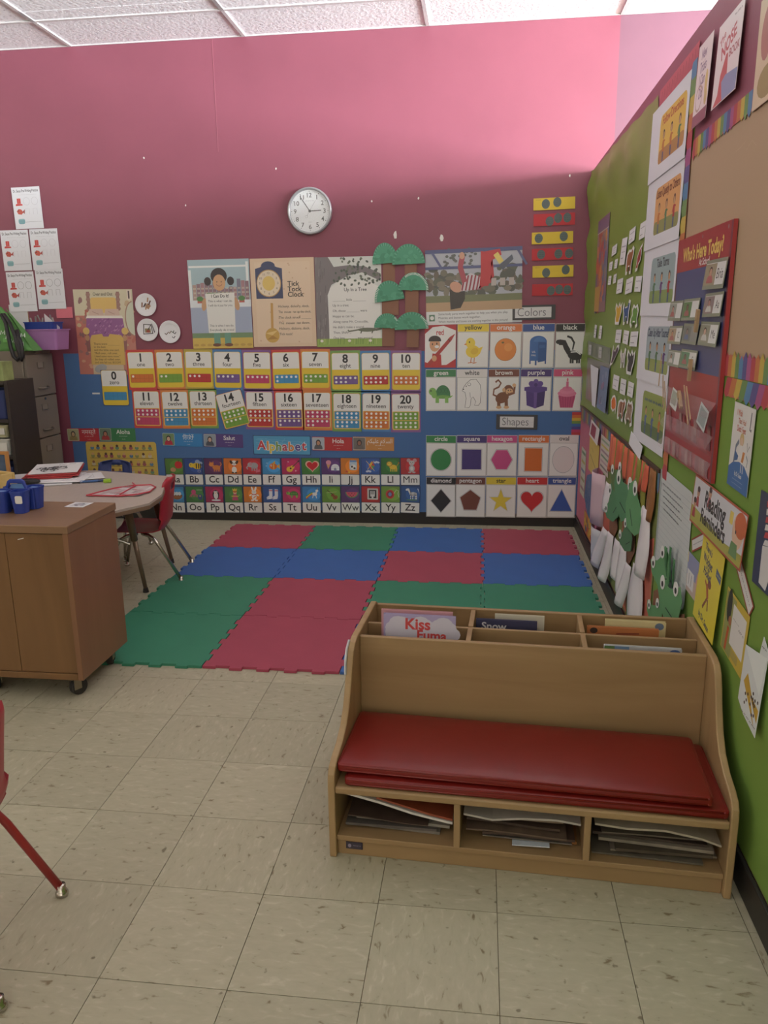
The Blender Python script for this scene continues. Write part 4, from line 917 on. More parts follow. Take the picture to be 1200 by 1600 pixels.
# ---- practice worksheets on the left
WS = [(-1.802, 2.296, .02, 'highest, alone above the pairs'), (-1.928, 2.007, .008, 'middle row, left'), (-1.701, 2.010, .012, 'middle row, right'), (-1.921, 1.7165, .015, 'lower row, left'), (-1.693, 1.732, .006, 'lower row, right')]
for k, (x, z, rt, nm) in enumerate(WS):
    c = Card('practice_worksheet', FB(x, z, .002), .216, .283, (232, 234, 240), t=.0005, rot=rt, tilt=.012)
    c.part('lettering'); c.T('Dr. Seuss Pre-Writing Practice', 0, .108, .026, (50, 50, 56), bold=.012, maxw=.19)
    c.scrib(-.06, .08, .09, .004, (180, 180, 186))
    c.part('picture')
    c.R(-.074, .03, -.046, .066, (206, 74, 70)); c.P([(-.088, .016), (-.034, .018), (-.036, .028), (-.084, .03)], (206, 74, 70)); c.S([(-.06, .068), (-.06, .03)], .004, (226, 120, 112))
    c.P([(-.085, -.02), (-.07, -.005), (-.05, -.008), (-.035, -.028), (-.05, -.044), (-.075, -.04)], (196, 90, 76)); c.P([(-.04, -.026), (-.022, -.008), (-.026, -.04)], (170, 70, 66)); c.E(-.072, -.018, .004, .004, BLK, n=6)
    c.RR(-.055, -.09, .05, .036, .012, (130, 176, 184)); c.R(-.076, -.08, -.034, -.073, (160, 200, 204))
    c.part('pencil_tracing'); g = (150, 150, 156) if k in (3, 4) else (206, 206, 212)
    for q in (0, 1): c.A(-.002+.062*q, .045, .024, .026, .0022, g)
    for q in (0, 1): c.S([(-.018+.06*q, -.045), (-.018+.06*q, -.005), (.012+.06*q, -.005), (.012+.06*q, -.045)], .0022, g)
    c.S([(-.025, -.096), (.095, -.094)], .0022, (170, 170, 176))
    c.done('white tracing worksheet with red hat, %s' % nm, 'worksheet', 'tracing worksheets on the back wall')
c = Card('blank_sheet', FB(-1.965, 1.515, .001), .15, .22, (222, 224, 226), t=.0005)
c.part('edge'); c.R(.07, -.11, .075, .11, (176, 130, 80)); c.done('white sheet peeping out behind the plastic bins below the worksheets', 'paper')
c = Card('sticky_note', FB(-1.605, 1.563, .001), .128, .078, (226, 120, 136), t=.0005, rot=.01, tilt=.04); c.done('pink sticky note beside the bed rhyme poster', 'note')

# ---- yellow children chart, low behind the table
c = Card('picture_chart', FB(-1.262, .418, .002), .565, .37, (214, 184, 84), r=.02, m=LAMIN)
c.part('picture_row')
for r_ in range(6):
    y = .145-.062*r_
    c.R(-.255, y-.026, .255, y-.023, (60, 54, 50))
    for q in range(10):
        x = -.235+.052*q+random.uniform(-.006, .006); col = random.choice([(110, 150, 120), (190, 110, 90), (90, 130, 160), (170, 90, 100), (150, 150, 90), (206, 196, 170), (120, 100, 80)])
        c.E(x, y-.008, .016, .014, col, n=9); c.E(x, y+.008, .011, .011, random.choice([(214, 170, 120), (150, 100, 70), (90, 60, 50)]), n=8)
c.done('yellow chart with rows of tiny pictures behind the grey table', 'chart')

# ================================================================== PARTITION: papers, charts, posters
GREENP = (126, 152, 66)
def edge_poly(w_, h_, amp, n=9):
    out = []
    for a, b in (((-w_/2, -h_/2), (w_/2, -h_/2)), ((w_/2, -h_/2), (w_/2, h_/2)), ((w_/2, h_/2), (-w_/2, h_/2)), ((-w_/2, h_/2), (-w_/2, -h_/2))):
        for k in range(n):
            f = k/n; j = 0 if k == 0 else random.uniform(-amp, amp); dx, dy = b[0]-a[0], b[1]-a[1]; L_ = math.hypot(dx, dy)
            out.append((a[0]+dx*f-dy/L_*j, a[1]+dy*f+dx/L_*j))
    return out
def wrinkles(c, n, col, w_, h_, ln=.08):
    c.part('crease')
    for k in range(n):
        x = random.uniform(-w_/2+.03, w_/2-ln-.03); y = random.uniform(-h_/2+.04, h_/2-.04)
        c.S([(x, y), (x+ln*.5, y+random.uniform(-.02, .02)), (x+ln, y+random.uniform(-.02, .02))], .0014, col)
def rcard(name, y0, y1, z0, z1, col, off=.002, **k):
    """sheet on the partition: y0 is its left edge seen from the room"""
    return Card(name, FR((y0+y1)/2, (z0+z1)/2, off), abs(y0-y1), z1-z0, col, **k)
def green_sheet(u, v):
    y = 4.20-2.62*u
    zt = (2.411-.026*(4.2-y) if y > 2.2 else 2.268)+.004*math.sin(y*21)
    z = .893+(zt-.893)*v; o = .0008
    f = max(0, min(1, (y-2.42)/.25))*max(0, min(1, (z-2.09)/.12))
    o += f*(.010+.012*math.sin(4.1*y+1.2)*math.sin(11*z)+.006*math.sin(13*y-7*z))*(1 if v < .97 else .3)
    g = max(0, min(1, (y-4.02)/.15))
    o += g*(.010+.008*math.sin(17*z)+.004*math.sin(39*z))
    o = max(o, .0008)
    return (2.165-o, y-.012*(1+math.sin(9*z))*(1 if u < .01 else 0), z)
o = MB().grid(green_sheet, 64, 44).build('backing_paper', mat('green_poster_paper', GREENP, .42, noise=(3, .05), spec=.5), smooth=True); tag(o, 'green backing paper on the upper partition beside the corner', 'paper')
c = rcard('backing_paper', 1.69, -2.2, .095, 1.31, (120, 156, 58), .0005, t=.0008); wrinkles(c, 10, (134, 170, 72), 3.8, 1.2)
c.done('green backing paper on the lower partition beside the red bench', 'paper')
c = rcard('backing_paper', 1.60, -1.2, 1.31, 2.02, (188, 160, 130), .0005, t=.0008); wrinkles(c, 16, (200, 174, 144), 2.8, .7)
c.done('brown kraft backing paper behind the red pocket chart', 'paper')
c = rcard('backing_paper', 4.20, 3.05, .10, .877, (196, 110, 132), .0005, t=.0008); c.done('pink backing paper low on the partition by the corner', 'paper')
c = rcard('backing_paper', 3.09, 1.70, .10, .877, (122, 132, 58), .0012, t=.0008)
for a, b, q in ((-.69, -.35, (206, 104, 82)), (-.05, .2, (206, 104, 82)), (.45, .69, (210, 110, 88))): c.new('orange_panel').P([(a, -.38), (b, -.38), (b-.02, .12), (a+.03, .05)], q)
c.done('olive and orange backing paper behind the paper crocodiles', 'paper')

# borders of printed pencils
RBW = [(200, 60, 70), (216, 120, 60), (222, 190, 70), (112, 154, 80), (84, 140, 190), (90, 80, 150), (180, 80, 140)]
def border(label, y0, y1, z0, z1, n, pts=-1, off=.003, vertical=False, dull=.18, slant=0.0):
    c = rcard('pencil_border', y0, y1, z0, z1, (196, 110, 100), off, t=.0008)
    w_, h_ = abs(y0-y1), z1-z0
    c.part('pencil')
    for k in range(n):
        q = RBW[k % 7]; q = tuple(int(v*(1-dull)+120*dull) for v in q)
        if vertical:
            b, t_ = -h_/2+h_*k/n, -h_/2+h_*(k+1)/n; c.P([(-w_/2, b), (w_/2, b), (w_/2, t_), (-w_/2, t_), (-w_/2-.018, (b+t_)/2)], q)
        else:
            a, b = -w_/2+w_*k/n, -w_/2+w_*(k+1)/n; s = h_/2*pts
            j = random.uniform(.8, 1.15); c.P([(a, -s), (b, -s), (b+slant, s*j*.8), ((a+b)/2+slant, s*1.35*j), (a+slant, s*j*.8)], q)
    return c.done(label, 'border')
border('rainbow pencil border running up between posters and kraft paper', 1.645, 1.585, .87, 2.31, 26, vertical=True, off=.0052)
border('rainbow pencil border along the top of the kraft paper', 1.57, -.9, 1.995, 2.05, 78)
border('rainbow pencil border with upward points below the kraft paper', 1.0, -1.0, 1.30, 1.36, 62, pts=1)
border('rainbow pencil border with slanted points hanging under its twin', .965, -1.0, 1.245, 1.298, 44, slant=-.02)
border('faded rainbow border under the dark rail', 3.1, 1.70, .80, .876, 40, dull=.35)
border('faded pink and purple border at the corner under the rail', 4.18, 3.12, .80, .876, 30, dull=.55)
c = rcard('zigzag_border', 2.18, 1.585, 2.27, 2.36, (206, 96, 110), .003, t=.0008, poly=[(-.297, -.045)]+[(-.297+.0297*k, -.045-(.012 if k % 2 else 0)) for k in range(1, 20)]+[(.297, -.045), (.297, .045), (-.297, .045)])
c.part('zigzag')
for k in range(14): c.S([(-.28+.042*k, -.035), (-.27+.042*k, .02), (-.255+.042*k, -.03), (-.25+.042*k, .03)], .005, (150, 60, 76))
c.done('pink zigzag border above the white rule sheets', 'border')

def kid(c, x, y, s, shirt, skin=(206, 160, 120), hair=(70, 50, 40), pants=(70, 90, 140)):
    c.R(x-.16*s, y-1.0*s, x-.02*s, y-.4*s, pants); c.R(x+.02*s, y-1.0*s, x+.16*s, y-.4*s, pants)
    c.P([(x-.24*s, y-.45*s), (x+.24*s, y-.45*s), (x+.17*s, y+.2*s), (x-.17*s, y+.2*s)], shirt)
    c.S([(x-.16*s, y+.12*s), (x-.38*s, y-.2*s)], .1*s, shirt); c.S([(x+.16*s, y+.12*s), (x+.4*s, y+.1*s)], .1*s, shirt)
    c.E(x, y+.5*s, .26*s, .28*s, hair, n=12); c.E(x, y+.44*s, .2*s, .22*s, skin, n=12)
RS = [('Follow Directions', 2.02, 2.292, (232, 190, 84), (196, 90, 60), (190, 140, 80), 'orange yellow'), ('Listen Quietly to Others', 1.75, 2.02, (226, 168, 106), (120, 60, 40), (150, 150, 90), 'peach'), ('Take Turns', 1.479, 1.75, (158, 178, 180), (70, 70, 80), (140, 160, 96), 'grey blue'), ('Clean Up After Yourself', 1.21, 1.478, (166, 180, 186), (70, 76, 100), (156, 168, 96), 'pale blue'), ('', .945, 1.21, (150, 164, 84), (60, 90, 130), (104, 124, 80), 'olive green')]
for k, (tx, z0, z1, bg, tc_, gr, nm) in enumerate(RS):
    c = rcard('rule_sheet', 2.285-.004*k, 1.655+.004*k, z0-.004, z1+.004, (228, 228, 236), .0036+.0006*(4-k), t=.0006, rot=random.uniform(-.012, .012), tilt=.012)
    h_ = .27
    c.part('picture'); c.RR(.07, .0, .42, .18, .03, bg); c.RR(.07, -.065, .42, .05, .02, gr)
    for q in range(3): kid(c, -.06+.13*q, -.022, .066, random.choice([(180, 60, 60), (110, 70, 130), (90, 130, 90), (200, 120, 60), (90, 110, 160)]))
    c.part('lettering')
    if tx: c.T(tx, .07, .05, .046, tc_, bold=.02, maxw=.38)
    else: c.scrib(-.1, .24, .055, .022, tc_)
    c.done('white rule sheet reading %s on %s picture' % (tx, nm) if tx else 'lowest white rule sheet, with an olive green picture', 'poster', 'rule sheets down the partition')
c = rcard('loose_sheet', 2.32, 2.03, .885, .945, (228, 228, 234), .008, rot=-.1, tilt=.12); c.done('small white paper flap under the lowest rule sheet', 'paper')

# narrow picture poster on the green paper
c = rcard('picture_poster', 3.79, 3.345, 1.51, 2.05, (150, 120, 120), .003, m=LAMIN)
c.part('picture')
for k in range(60):
    c.E(random.uniform(-.2, .2), random.uniform(-.25, .22), random.uniform(.02, .05), random.uniform(.02, .06), random.choice([(196, 84, 64), (170, 60, 60), (214, 140, 80), (120, 110, 140), (90, 110, 150), (180, 100, 90)]), random.uniform(0, 3), n=9)
c.R(-.22, .19, .22, .265, (120, 100, 130)); c.R(.17, -.1, .22, .2, (110, 130, 160)); c.R(-.22, -.265, -.02, -.12, (206, 170, 80)); c.R(-.22, .19, .22, .196, (206, 200, 190))
c.done('crowded orange and red picture poster by the corner on green paper', 'poster')

# word slips and animal cut-outs
SLIP = [(2.362, 1.846, .125, .070, 1, 'beside the rule sheets, top'), (2.614, 1.850, .150, .064, 1, 'top row, overlapping a taller slip'), (2.815, 1.795, .150, .129, 0, 'tall, left of the brown bear cut-out'), (3.118, 1.827, .15, .049, 0, 'curled, level with the tall slip'),
        (3.212, 1.750, .11, .046, 0, 'upper of the tiny slips beside the red poster'), (3.038, 1.751, .09, .047, 0, 'right of the upper tiny slip'), (3.222, 1.676, .10, .047, 0, 'lower of the tiny slips beside the red poster'), (3.050, 1.676, .09, .046, 0, 'right of the lower tiny slip'),
        (2.878, 1.631, .165, .071, 1, 'above the yellow cut-out'), (2.611, 1.621, .175, .071, 1, 'above the blue cut-out'), (2.386, 1.619, .148, .068, 1, 'above the green cut-out'), (2.833, 1.380, .165, .066, 1, 'above the dark purple cut-out'), (2.615, 1.379, .140, .064, 1, 'above the white and black cut-out'), (2.407, 1.375, .180, .068, 1, 'above the black sheep cut-out'),
        (2.825, 1.145, .175, .073, 1, 'above the orange cut-out'), (2.610, 1.140, .150, .074, 1, 'above the brown and white cut-out'), (2.411, 1.143, .139, .067, 1, 'above the brown striped cut-out'), (3.676, 1.395, .09, .077, 0, 'left of the pair below the red poster'), (3.462, 1.393, .10, .076, 0, 'right of the pair below the red poster')]
for y, z, w_, h_, tx, nm in SLIP:
    c = Card('word_slip', FR(y, z, .003), w_, h_, (228, 228, 230), t=.0005, rot=random.uniform(-.05, .05), tilt=.06)
    c.part('lettering')
    c.scrib(-w_*.36, w_*.36, h_*.18, h_*.12, (70, 70, 78)); c.scrib(-w_*.36, w_*.1, -h_*.25, h_*.12, (70, 70, 78))
    if not tx: c.scrib(-w_*.3, w_*.34, -h_*.02, h_*.08, (120, 120, 126))
    c.done('white word slip %s' % nm, 'slip', 'word slips on the green paper')
def blob(w_, h_, n, amp, seed):
    r = random.Random(seed); return [(w_/2*(1+r.uniform(-amp, amp))*math.cos(2*PI*k/n), h_/2*(1+r.uniform(-amp, amp))*math.sin(2*PI*k/n)) for k in range(n)]
BEAR = [(-.8, -1), (-.45, -1), (-.4, -.45), (.1, -.45), (.15, -1), (.5, -1), (.55, -.2), (.8, .2), (.95, .8), (.6, 1), (.35, .75), (-.3, .8), (-.75, .55), (-.9, 0)]
BIRD = [(-.7, -1), (-.1, -.9), (.0, -.5), (.5, -.3), (.7, .2), (.6, .6), (.9, 1), (.3, .75), (-.1, .4), (-.4, .0), (-.45, -.5)]
DUCK = [(-.6, -1), (.4, -1), (.5, -.6), (.85, .0), (.9, .9), (.5, .6), (.2, .95), (-.1, .5), (-.7, .9), (-.85, .4), (-.55, 0), (-.7, -.5)]
HORSE = [(-.5, -1), (-.2, -1), (-.1, -.4), (.3, -.4), (.4, -.9), (.7, -.9), (.75, .1), (.95, .9), (.55, 1), (.3, .5), (-.4, .4), (-.7, .8), (-.9, .3), (-.6, -.1)]
FROG = [(-.9, -.7), (-.5, -1), (-.3, -.5), (.3, -.5), (.5, -1), (.9, -.8), (.7, -.2), (.9, .5), (.5, 1), (.1, .8), (-.3, 1), (-.6, .6), (-.5, .1), (-.8, -.2)]
CATS = [(-1, -1), (-.6, -.9), (-.2, -.5), (.4, .1), (.9, .6), (.8, 1), (.4, .9), (0, .4), (-.3, .5), (-.5, .9), (-.6, .4), (-.7, -.2)]
FISH = [(-.7, -.6), (0, -.9), (.6, -.5), (.8, -1), (.95, 0), (.7, .6), (.2, .95), (-.4, .8), (-.9, .2)]
CUT = [(BEAR, 2.619, 1.737, .165, .118, (150, 88, 44), 'brown bear', 0), (BIRD, 2.400, 1.733, .137, .111, (160, 44, 44), 'red bird', 0), (DUCK, 2.859, 1.496, .173, .107, (222, 176, 50), 'yellow duck', 0), (HORSE, 2.632, 1.497, .169, .111, (58, 90, 140), 'blue horse', 0), (FROG, 2.415, 1.477, .169, .1, (104, 152, 60), 'green frog', 0),
       (CATS, 2.885, 1.281, .202, .108, (78, 56, 70), 'dark purple cat', 0), (HORSE, 2.655, 1.278, .135, .094, (212, 210, 208), 'white and black dog', 1), (DUCK, 2.443, 1.270, .178, .112, (58, 56, 56), 'black sheep', 0), (FISH, 2.847, 1.033, .153, .09, (222, 116, 40), 'orange fish', 0), (BEAR, 2.600, 1.031, .19, .108, (160, 104, 70), 'brown and white figure', 1), (FROG, 2.40, 1.034, .17, .114, (128, 88, 62), 'brown striped figures', 2)]
for pl, y, z, w_, h_, col, nm, ex in CUT:
    c = Card('animal_cutout', FR(y, z, .003), w_, h_, (228, 228, 226), t=.0006, tilt=.03, yaw=.04, poly=[(px*w_*.5*1.05, pz*h_*.5*1.08) for px, pz in pl])
    c.part('picture'); c.P([(px*w_*.5*.8+.002, pz*h_*.5*.82) for px, pz in pl], col)
    if ex: 
        for q in range(4): c.S([(-w_*.25+w_*.16*q, -h_*.3), (-w_*.22+w_*.16*q, h_*.25)], w_*.05, (50, 46, 46) if ex == 1 and q % 2 else (206, 190, 170))
    c.done('%s paper cut-out with white edge' % nm, 'cut-out', 'animal cut-outs on the green paper')
# clear pocket strip with cards, a folded sheet and a blue folder standing in a clear holder
c = rcard('pocket_strip', 4.0, 3.06, 1.232, 1.322, (106, 116, 88), .003, m=LAMIN, rot=-.02)
c.part('pocket_seam')
for x in (-.235, 0, .235): c.R(x-.004, -.045, x+.004, .045, (126, 136, 104))
c.R(-.47, -.045, .47, -.037, (126, 136, 104)); c.done('grey-green pocket strip below the two small slips by the corner', 'pocket')
for k, y in enumerate((3.86, 3.42)):
    c = rcard('pocket_card', y+.06, y-.06, 1.245, 1.308, (196, 198, 196), .0062); c.part('lettering'); c.scrib(-.04, .04, .012, .01, (140, 140, 140)); c.scrib(-.04, .02, -.01, .008, (140, 140, 140))
    c.done('pale card tucked in the grey-green pocket strip, %s' % ('left' if k == 0 else 'right'), 'card')
c = rcard('document_holder', 3.98, 3.03, .955, 1.225, (120, 118, 106), .004, m=LAMIN); c.part('contents')
for k in range(8): x = -.42+.055*k; c.S([(x, .06), (x+.12, -.12)], .02, random.choice([(150, 130, 110), (170, 120, 120), (140, 140, 120), (126, 110, 110)]))
c.done('clear document holder of papers at the corner under the pocket strip', 'holder')
c = rcard('folded_sheet', 3.76, 3.40, .955, 1.19, (226, 228, 234), .012, poly=[(-.18, .117), (.17, .11), (.19, -.117), (.06, -.117)], tilt=.05); c.done('white folded sheet standing in the clear document holder', 'paper')
c = rcard('paper_folder', 3.35, 3.03, .96, 1.205, (120, 136, 166), .010, tilt=.04); c.part('picture')
for k in range(9): c.E(random.uniform(-.12, .1), random.uniform(-.1, .1), .03, .02, random.choice([(140, 150, 176), (150, 110, 140), (100, 120, 150), (160, 170, 190)]), n=8)
c.done('blue patterned folder standing beside the white folded sheet', 'folder')

# ---- pocket chart
pc = Card('pocket_chart', FR(1.305, 1.355, .004), .625, .75, (168, 40, 44), t=.012, m=LAMIN)
pc.part('blue_cloth'); pc.R(-.3125, -.06, .3125, .265, (62, 72, 128))
pc.new('side_binding').R(.297, -.375, .3125, .375, (120, 40, 60)); pc.new('side_binding').R(-.3125, -.375, -.303, .265, (120, 40, 50))
pc.part('lettering'); pc.T("Who's Here Today?", -.0, .298, .062, (234, 206, 96), bold=.03, maxw=.47); pc.T('At School', .04, .272, .03, (226, 226, 226), bold=.02, maxw=.13)
pc.new('grommet').E(0, .36, .006, .006, (150, 120, 120)); pc.new('grommet').E(.27, .36, .006, .006, (150, 120, 120))
pc.done('red and blue pocket chart with photo cards on kraft paper', 'chart')
pch = bpy.data.objects['pocket_chart']
for k, (a, b) in enumerate(((-.238, -.208), (-.292, -.238+.0), (-.37, -.318))):
    pass
for nm, za, zb in (('clear_pocket', -.21, -.135), ('clear_pocket', -.295, -.235), ('clear_pocket', -.37, -.315)):
    o = MB().grid(lambda u, v: (-.31+.62*u, za+(zb-za)*v, .016+.022*math.sin(PI*min(1, v*1.1))*(.4+.6*abs(math.sin(5*u+za*30)))), 24, 5).build(nm, CLEAR, pch, smooth=True)
    c2 = None
c = Card('pocket_filling', (Vector((0, -.255, .0135)), Vector((1, 0, 0)), Vector((0, 1, 0))), .6, .001, (168, 40, 44), t=.0002, parent=pch).part('folded_card')
for k in range(46):
    y = random.choice((-.06+.085, 0, -.085)); x = random.uniform(-.29, .27); q = random.choice([(150, 96, 100), (166, 120, 118), (136, 80, 90), (176, 140, 134), (150, 70, 76)])
    c.P([(x, y-.028), (x+.03, y-.028), (x+.022, y+.024), (x-.012, y+.018)], q)
c.done()
def photo_card(y0, y1, z0, z1, tx, skin, bg, lab, dark=False):
    w_ = abs(y0-y1); h_ = z1-z0
    c = rcard('photo_card', y0, y1, z0, z1, (138, 146, 124), .0185+.003*random.random(), m=LAMIN, tilt=.10, rot=random.uniform(-.02, .02))
    c.part('white_card'); c.R(-w_*.46, -h_*.36, w_*.46, h_*.38, (226, 228, 226) if not dark else (140, 142, 138))
    c.part('photo'); c.at(-w_*.2, .0, w_*.26, h_*.36); c.R(-1, -1, 1, 1, bg); c.E(0, -.8, .6, .8, random.choice([(206, 206, 200), (170, 90, 90), (96, 120, 160)]), 0, 0, PI); c.E(0, .3, .3, .44, (60, 46, 40)); c.E(0, .2, .24, .36, skin); c.at(0, 0, 1)
    if tx: c.part('lettering'); c.T(tx, w_*.26, -h_*.16, h_*.5, (40, 40, 44), maxw=w_*.36)
    c.done(lab, 'card', 'photo cards in the pocket chart')
photo_card(1.215, .998, 1.546, 1.632, 'Bria', (196, 150, 120), (160, 150, 120), 'photo card reading Bria, highest in the pocket chart')
photo_card(1.190, 1.003, 1.466, 1.536, 'Aa', (180, 130, 120), (150, 130, 130), 'photo card reading Aa, second down on the right')
photo_card(1.215, 1.018, 1.380, 1.452, 'Me', (206, 170, 150), (150, 150, 130), 'photo card reading Me, third down on the right')
photo_card(1.655, 1.468, 1.455, 1.524, '', (190, 140, 120), (150, 160, 150), 'photo card of a blurred child, upper left of the pocket chart')
photo_card(1.462, 1.258, 1.456, 1.526, '', (120, 84, 66), (90, 136, 80), 'photo card of child in white shirt against green')
photo_card(1.633, 1.440, 1.375, 1.438, 'C', (190, 130, 90), (170, 150, 120), 'photo card reading C in the middle left of the chart')
photo_card(1.430, 1.243, 1.380, 1.446, '', (150, 120, 110), (120, 124, 116), 'grey photo card beside the middle left C card', True)
photo_card(1.628, 1.445, 1.297, 1.354, '', (170, 130, 110), (150, 160, 150), 'photo card of striped shirt, lowest left in the chart')
photo_card(1.440, 1.235, 1.300, 1.362, 'C', (110, 80, 60), (80, 140, 100), 'photo card reading C, lowest row of the chart')
# clothespins and craft sticks
PIN = wood('clothespin_wood', (170, 140, 106), (198, 174, 142), 2, .6)
for k, (y, z, rt) in enumerate(((1.262, 1.30, .05), (1.36, 1.195, -.8), (1.225, 1.455, .2))):
    e = empty('clothespin', (2.165-.034, y, z)); e.rotation_euler = (rt, 0, 0); tag(e, ['wooden clothespin hanging below the lowest photo card', 'pale clothespin lying slantwise over the red pockets', 'wooden clothespin beside the Aa photo card'][k], 'clothespin', 'clothespins on the pocket chart')
    for s in (-1, 1): MB().prism([(-.035, s*.002), (.035, s*.0015), (.035, s*.008), (.01, s*.009), (-.035, s*.006)], 0, -.005, .005).build('jaw', PIN, e).data.transform(Matrix.Rotation(PI/2, 4, 'X'))
    MB().cone((-.006, 0, .004), (.006, 0, .004), .004, .004, 8).build('spring', CHROME, e)
for k, (y, z, ln, rt) in enumerate(((1.60, 1.20, .13, .35), (1.55, 1.19, .12, .5), (1.24, 1.19, .15, .65), (1.20, 1.20, .13, .7), (1.62, 1.28, .12, -.1))):
    o = MB().prism(rpoly(.009, ln, .0044), 2, -.001, .001).build('craft_stick', PIN); o.rotation_euler = (PI/2, -rt, -PI/2); o.location = (2.165-.037-.003*k, y, z)
    tag(o, 'wooden craft stick in the red pocket chart, %s' % ['leftmost of the top clear pocket', 'second from left in top clear pocket', 'leaning by the pale clothespin', 'rightmost leaning stick', 'upright at the left edge'][k], 'stick', 'craft sticks in the pocket chart')
c = rcard('pocket_card', 1.10, 1.0, 1.14, 1.205, (190, 196, 196), .036, rot=-.22, tilt=.1); c.part('picture'); c.R(-.04, -.025, .04, .025, (150, 160, 160)); c.done('pale blue card sliding out of the top clear pocket', 'card')
c = rcard('pocket_card', 1.47, 1.37, 1.16, 1.222, (214, 216, 212), .034, rot=-.15, tilt=.1); c.part('picture'); c.R(-.045, -.02, .03, .025, (170, 176, 160)); c.done('white card standing in the top clear pocket', 'card')

# ---- book cover posters
def cover(label, y0, y1, z0, z1, col, draw, off=.006, **k):
    c = rcard('book_cover', y0, y1, z0, z1, col, off, m=LAMIN, **k); c.w_ = abs(y0-y1); c.h_ = z1-z0
    c.part('picture'); c.at(0, 0, c.w_/2, c.h_/2); draw(c); return c.done(label, 'poster', 'book covers on the partition')
def d_nose(c):
    c.R(-.98, -.98, .98, .98, (230, 230, 230)); c.P([(-.1, .1), (.05, .1), (.12, -.4), (.05, -.98), (-.9, -.98), (-.55, -.75), (-.45, -.3)], (186, 76, 60)); c.P([(-.1, -.98), (-.3, -.5), (0, -.4), (.98, -.5), (.98, -.98)], (110, 156, 196))
    c.part('lettering'); c.T('The', -.5, .5, .28, (170, 60, 56), bold=.02, rot=.5); c.T('NOSE', .05, .2, .46, (180, 60, 56), bold=.03, rot=.25); c.T('BOOK', .55, -.05, .28, (150, 60, 56), bold=.02); c.scrib(.3, .85, .85, .08, (90, 90, 96))
def d_tricks(c):
    c.R(-.98, -.98, .98, .98, (228, 228, 226)); c.R(-1, -1, 1, -.7, (110, 70, 76)); c.A(-.3, -.35, .45, .3, .06, (170, 160, 140)); c.E(.6, -.1, .2, .3, (214, 200, 110)); c.E(.7, -.45, .2, .2, (200, 190, 110))
    c.part('lettering')
    for k, t in enumerate(('New', 'Tricks', 'I Can', 'Do!')): c.T(t, -.1, .6-.32*k, .36, (90, 94, 130), bold=.02, maxw=1.5)
def d_duck(c):
    c.R(-.98, -.98, .98, .98, (230, 228, 224)); c.P([(-1, -1), (1, -1), (1, -.55), (.5, -.36), (0, -.32), (-.6, -.4), (-1, -.55)], (50, 110, 176))
    c.S([(-.55, -.4), (-.45, .0), (-.2, .15)], .12, (120, 130, 150)); c.E(.05, .2, .2, .16, (214, 186, 120)); c.E(.05, .16, .14, .1, (226, 190, 160)); c.P([(-.3, -.3), (-.2, .05), (.15, .08), (.2, -.2)], (232, 230, 226)); c.P([(-.5, -.1), (-.15, -.2), (-.2, -.3), (-.5, -.36)], (50, 100, 160)); c.P([(.15, -.3), (.25, -.05), (.45, -.05), (.35, -.3)], (214, 140, 66)); c.S([(.55, .2), (.65, .0), (.8, .15)], .03, (110, 110, 110)); c.S([(.6, -.1), (.75, -.2), (.7, -.35)], .06, (150, 156, 160)); c.S([(.7, .9), (.66, .5), (.8, .5)], .08, (120, 120, 124))
    c.S([(.2, -.33), (.2, -.55)], .06, (220, 220, 220)); c.S([(.38, -.33), (.38, -.55)], .06, (220, 220, 220))
    c.part('lettering'); c.T('I Wish', -.4, .72, .2, (206, 96, 60), bold=.02); c.T('That I Had', -.1, .55, .17, (206, 110, 66), bold=.02, maxw=1.2); c.T('Duck Feet', -.1, .36, .2, (206, 96, 60), bold=.02, maxw=1.3); c.T('by Dr. Seuss', 0, -.68, .14, WHT, bold=.02, maxw=1); c.scrib(-.5, .5, -.78, .035, (190, 206, 226)); c.scrib(-.5, .5, -.88, .03, (190, 206, 226))
def d_wocket(c):
    c.R(-.98, -.98, .98, .98, (232, 216, 56)); c.S([(-.1, .05), (.1, -.25)], .16, (190, 96, 50)); c.E(.1, .1, .16, .1, (150, 90, 60)); c.S([(.05, -.25), (-.25, -.55)], .09, (150, 84, 56)); c.S([(.12, -.25), (.2, -.5)], .09, (150, 84, 56)); c.S([(-.1, 0), (-.3, .08)], .07, (190, 96, 50))
    c.part('lettering')
    for t, x, y, h in (("There's", -.35, .72, .22), ('a', -.3, .6, .16), ('Wocket', -.3, .44, .26), ('in my', -.2, .33, .15), ('Pocket!', -.2, .17, .24)): c.T(t, x, y, h, (70, 80, 110), bold=.03, maxw=1.0, rot=-.08)
    c.T('by Dr. Seuss', 0, -.86, .2, (70, 80, 110), bold=.03, maxw=1.5, rot=-.1); c.P([(.5, .62), (.95, .54), (.95, .36), (.5, .44)], (90, 110, 140)); c.scrib(.55, .9, .49, .06, (220, 220, 120))
def d_dark(c):
    c.R(-.98, -.98, .98, .98, (40, 58, 86))
    for k in range(8): c.P([(-.6+.02*k, .85-.16*k), (-.15, .92-.16*k), (-.12, .8-.16*k), (-.58, .72-.16*k)], (196, 60, 60) if k % 2 == 0 else (224, 222, 218))
    c.P([(-.6, -.1), (-.1, .0), (.0, -.5), (-.2, -.95), (-.6, -.9)], (222, 222, 220)); c.E(.5, -.4, .14, .3, (220, 220, 218)); c.S([(.1, .6), (.7, .3)], .06, (206, 190, 90))
def d_edge(c):
    c.R(-.98, -.98, .98, .98, (214, 206, 170)); c.E(-.5, .3, .3, .5, (170, 120, 100)); c.E(-.3, -.6, .5, .3, (150, 150, 80)); c.E(.3, 0, .4, .6, (190, 170, 130))
cover('white cover with a long red nose reading The Nose Book', 1.337, 1.098, 2.085, 2.315, (226, 224, 222), d_nose, tilt=.03)
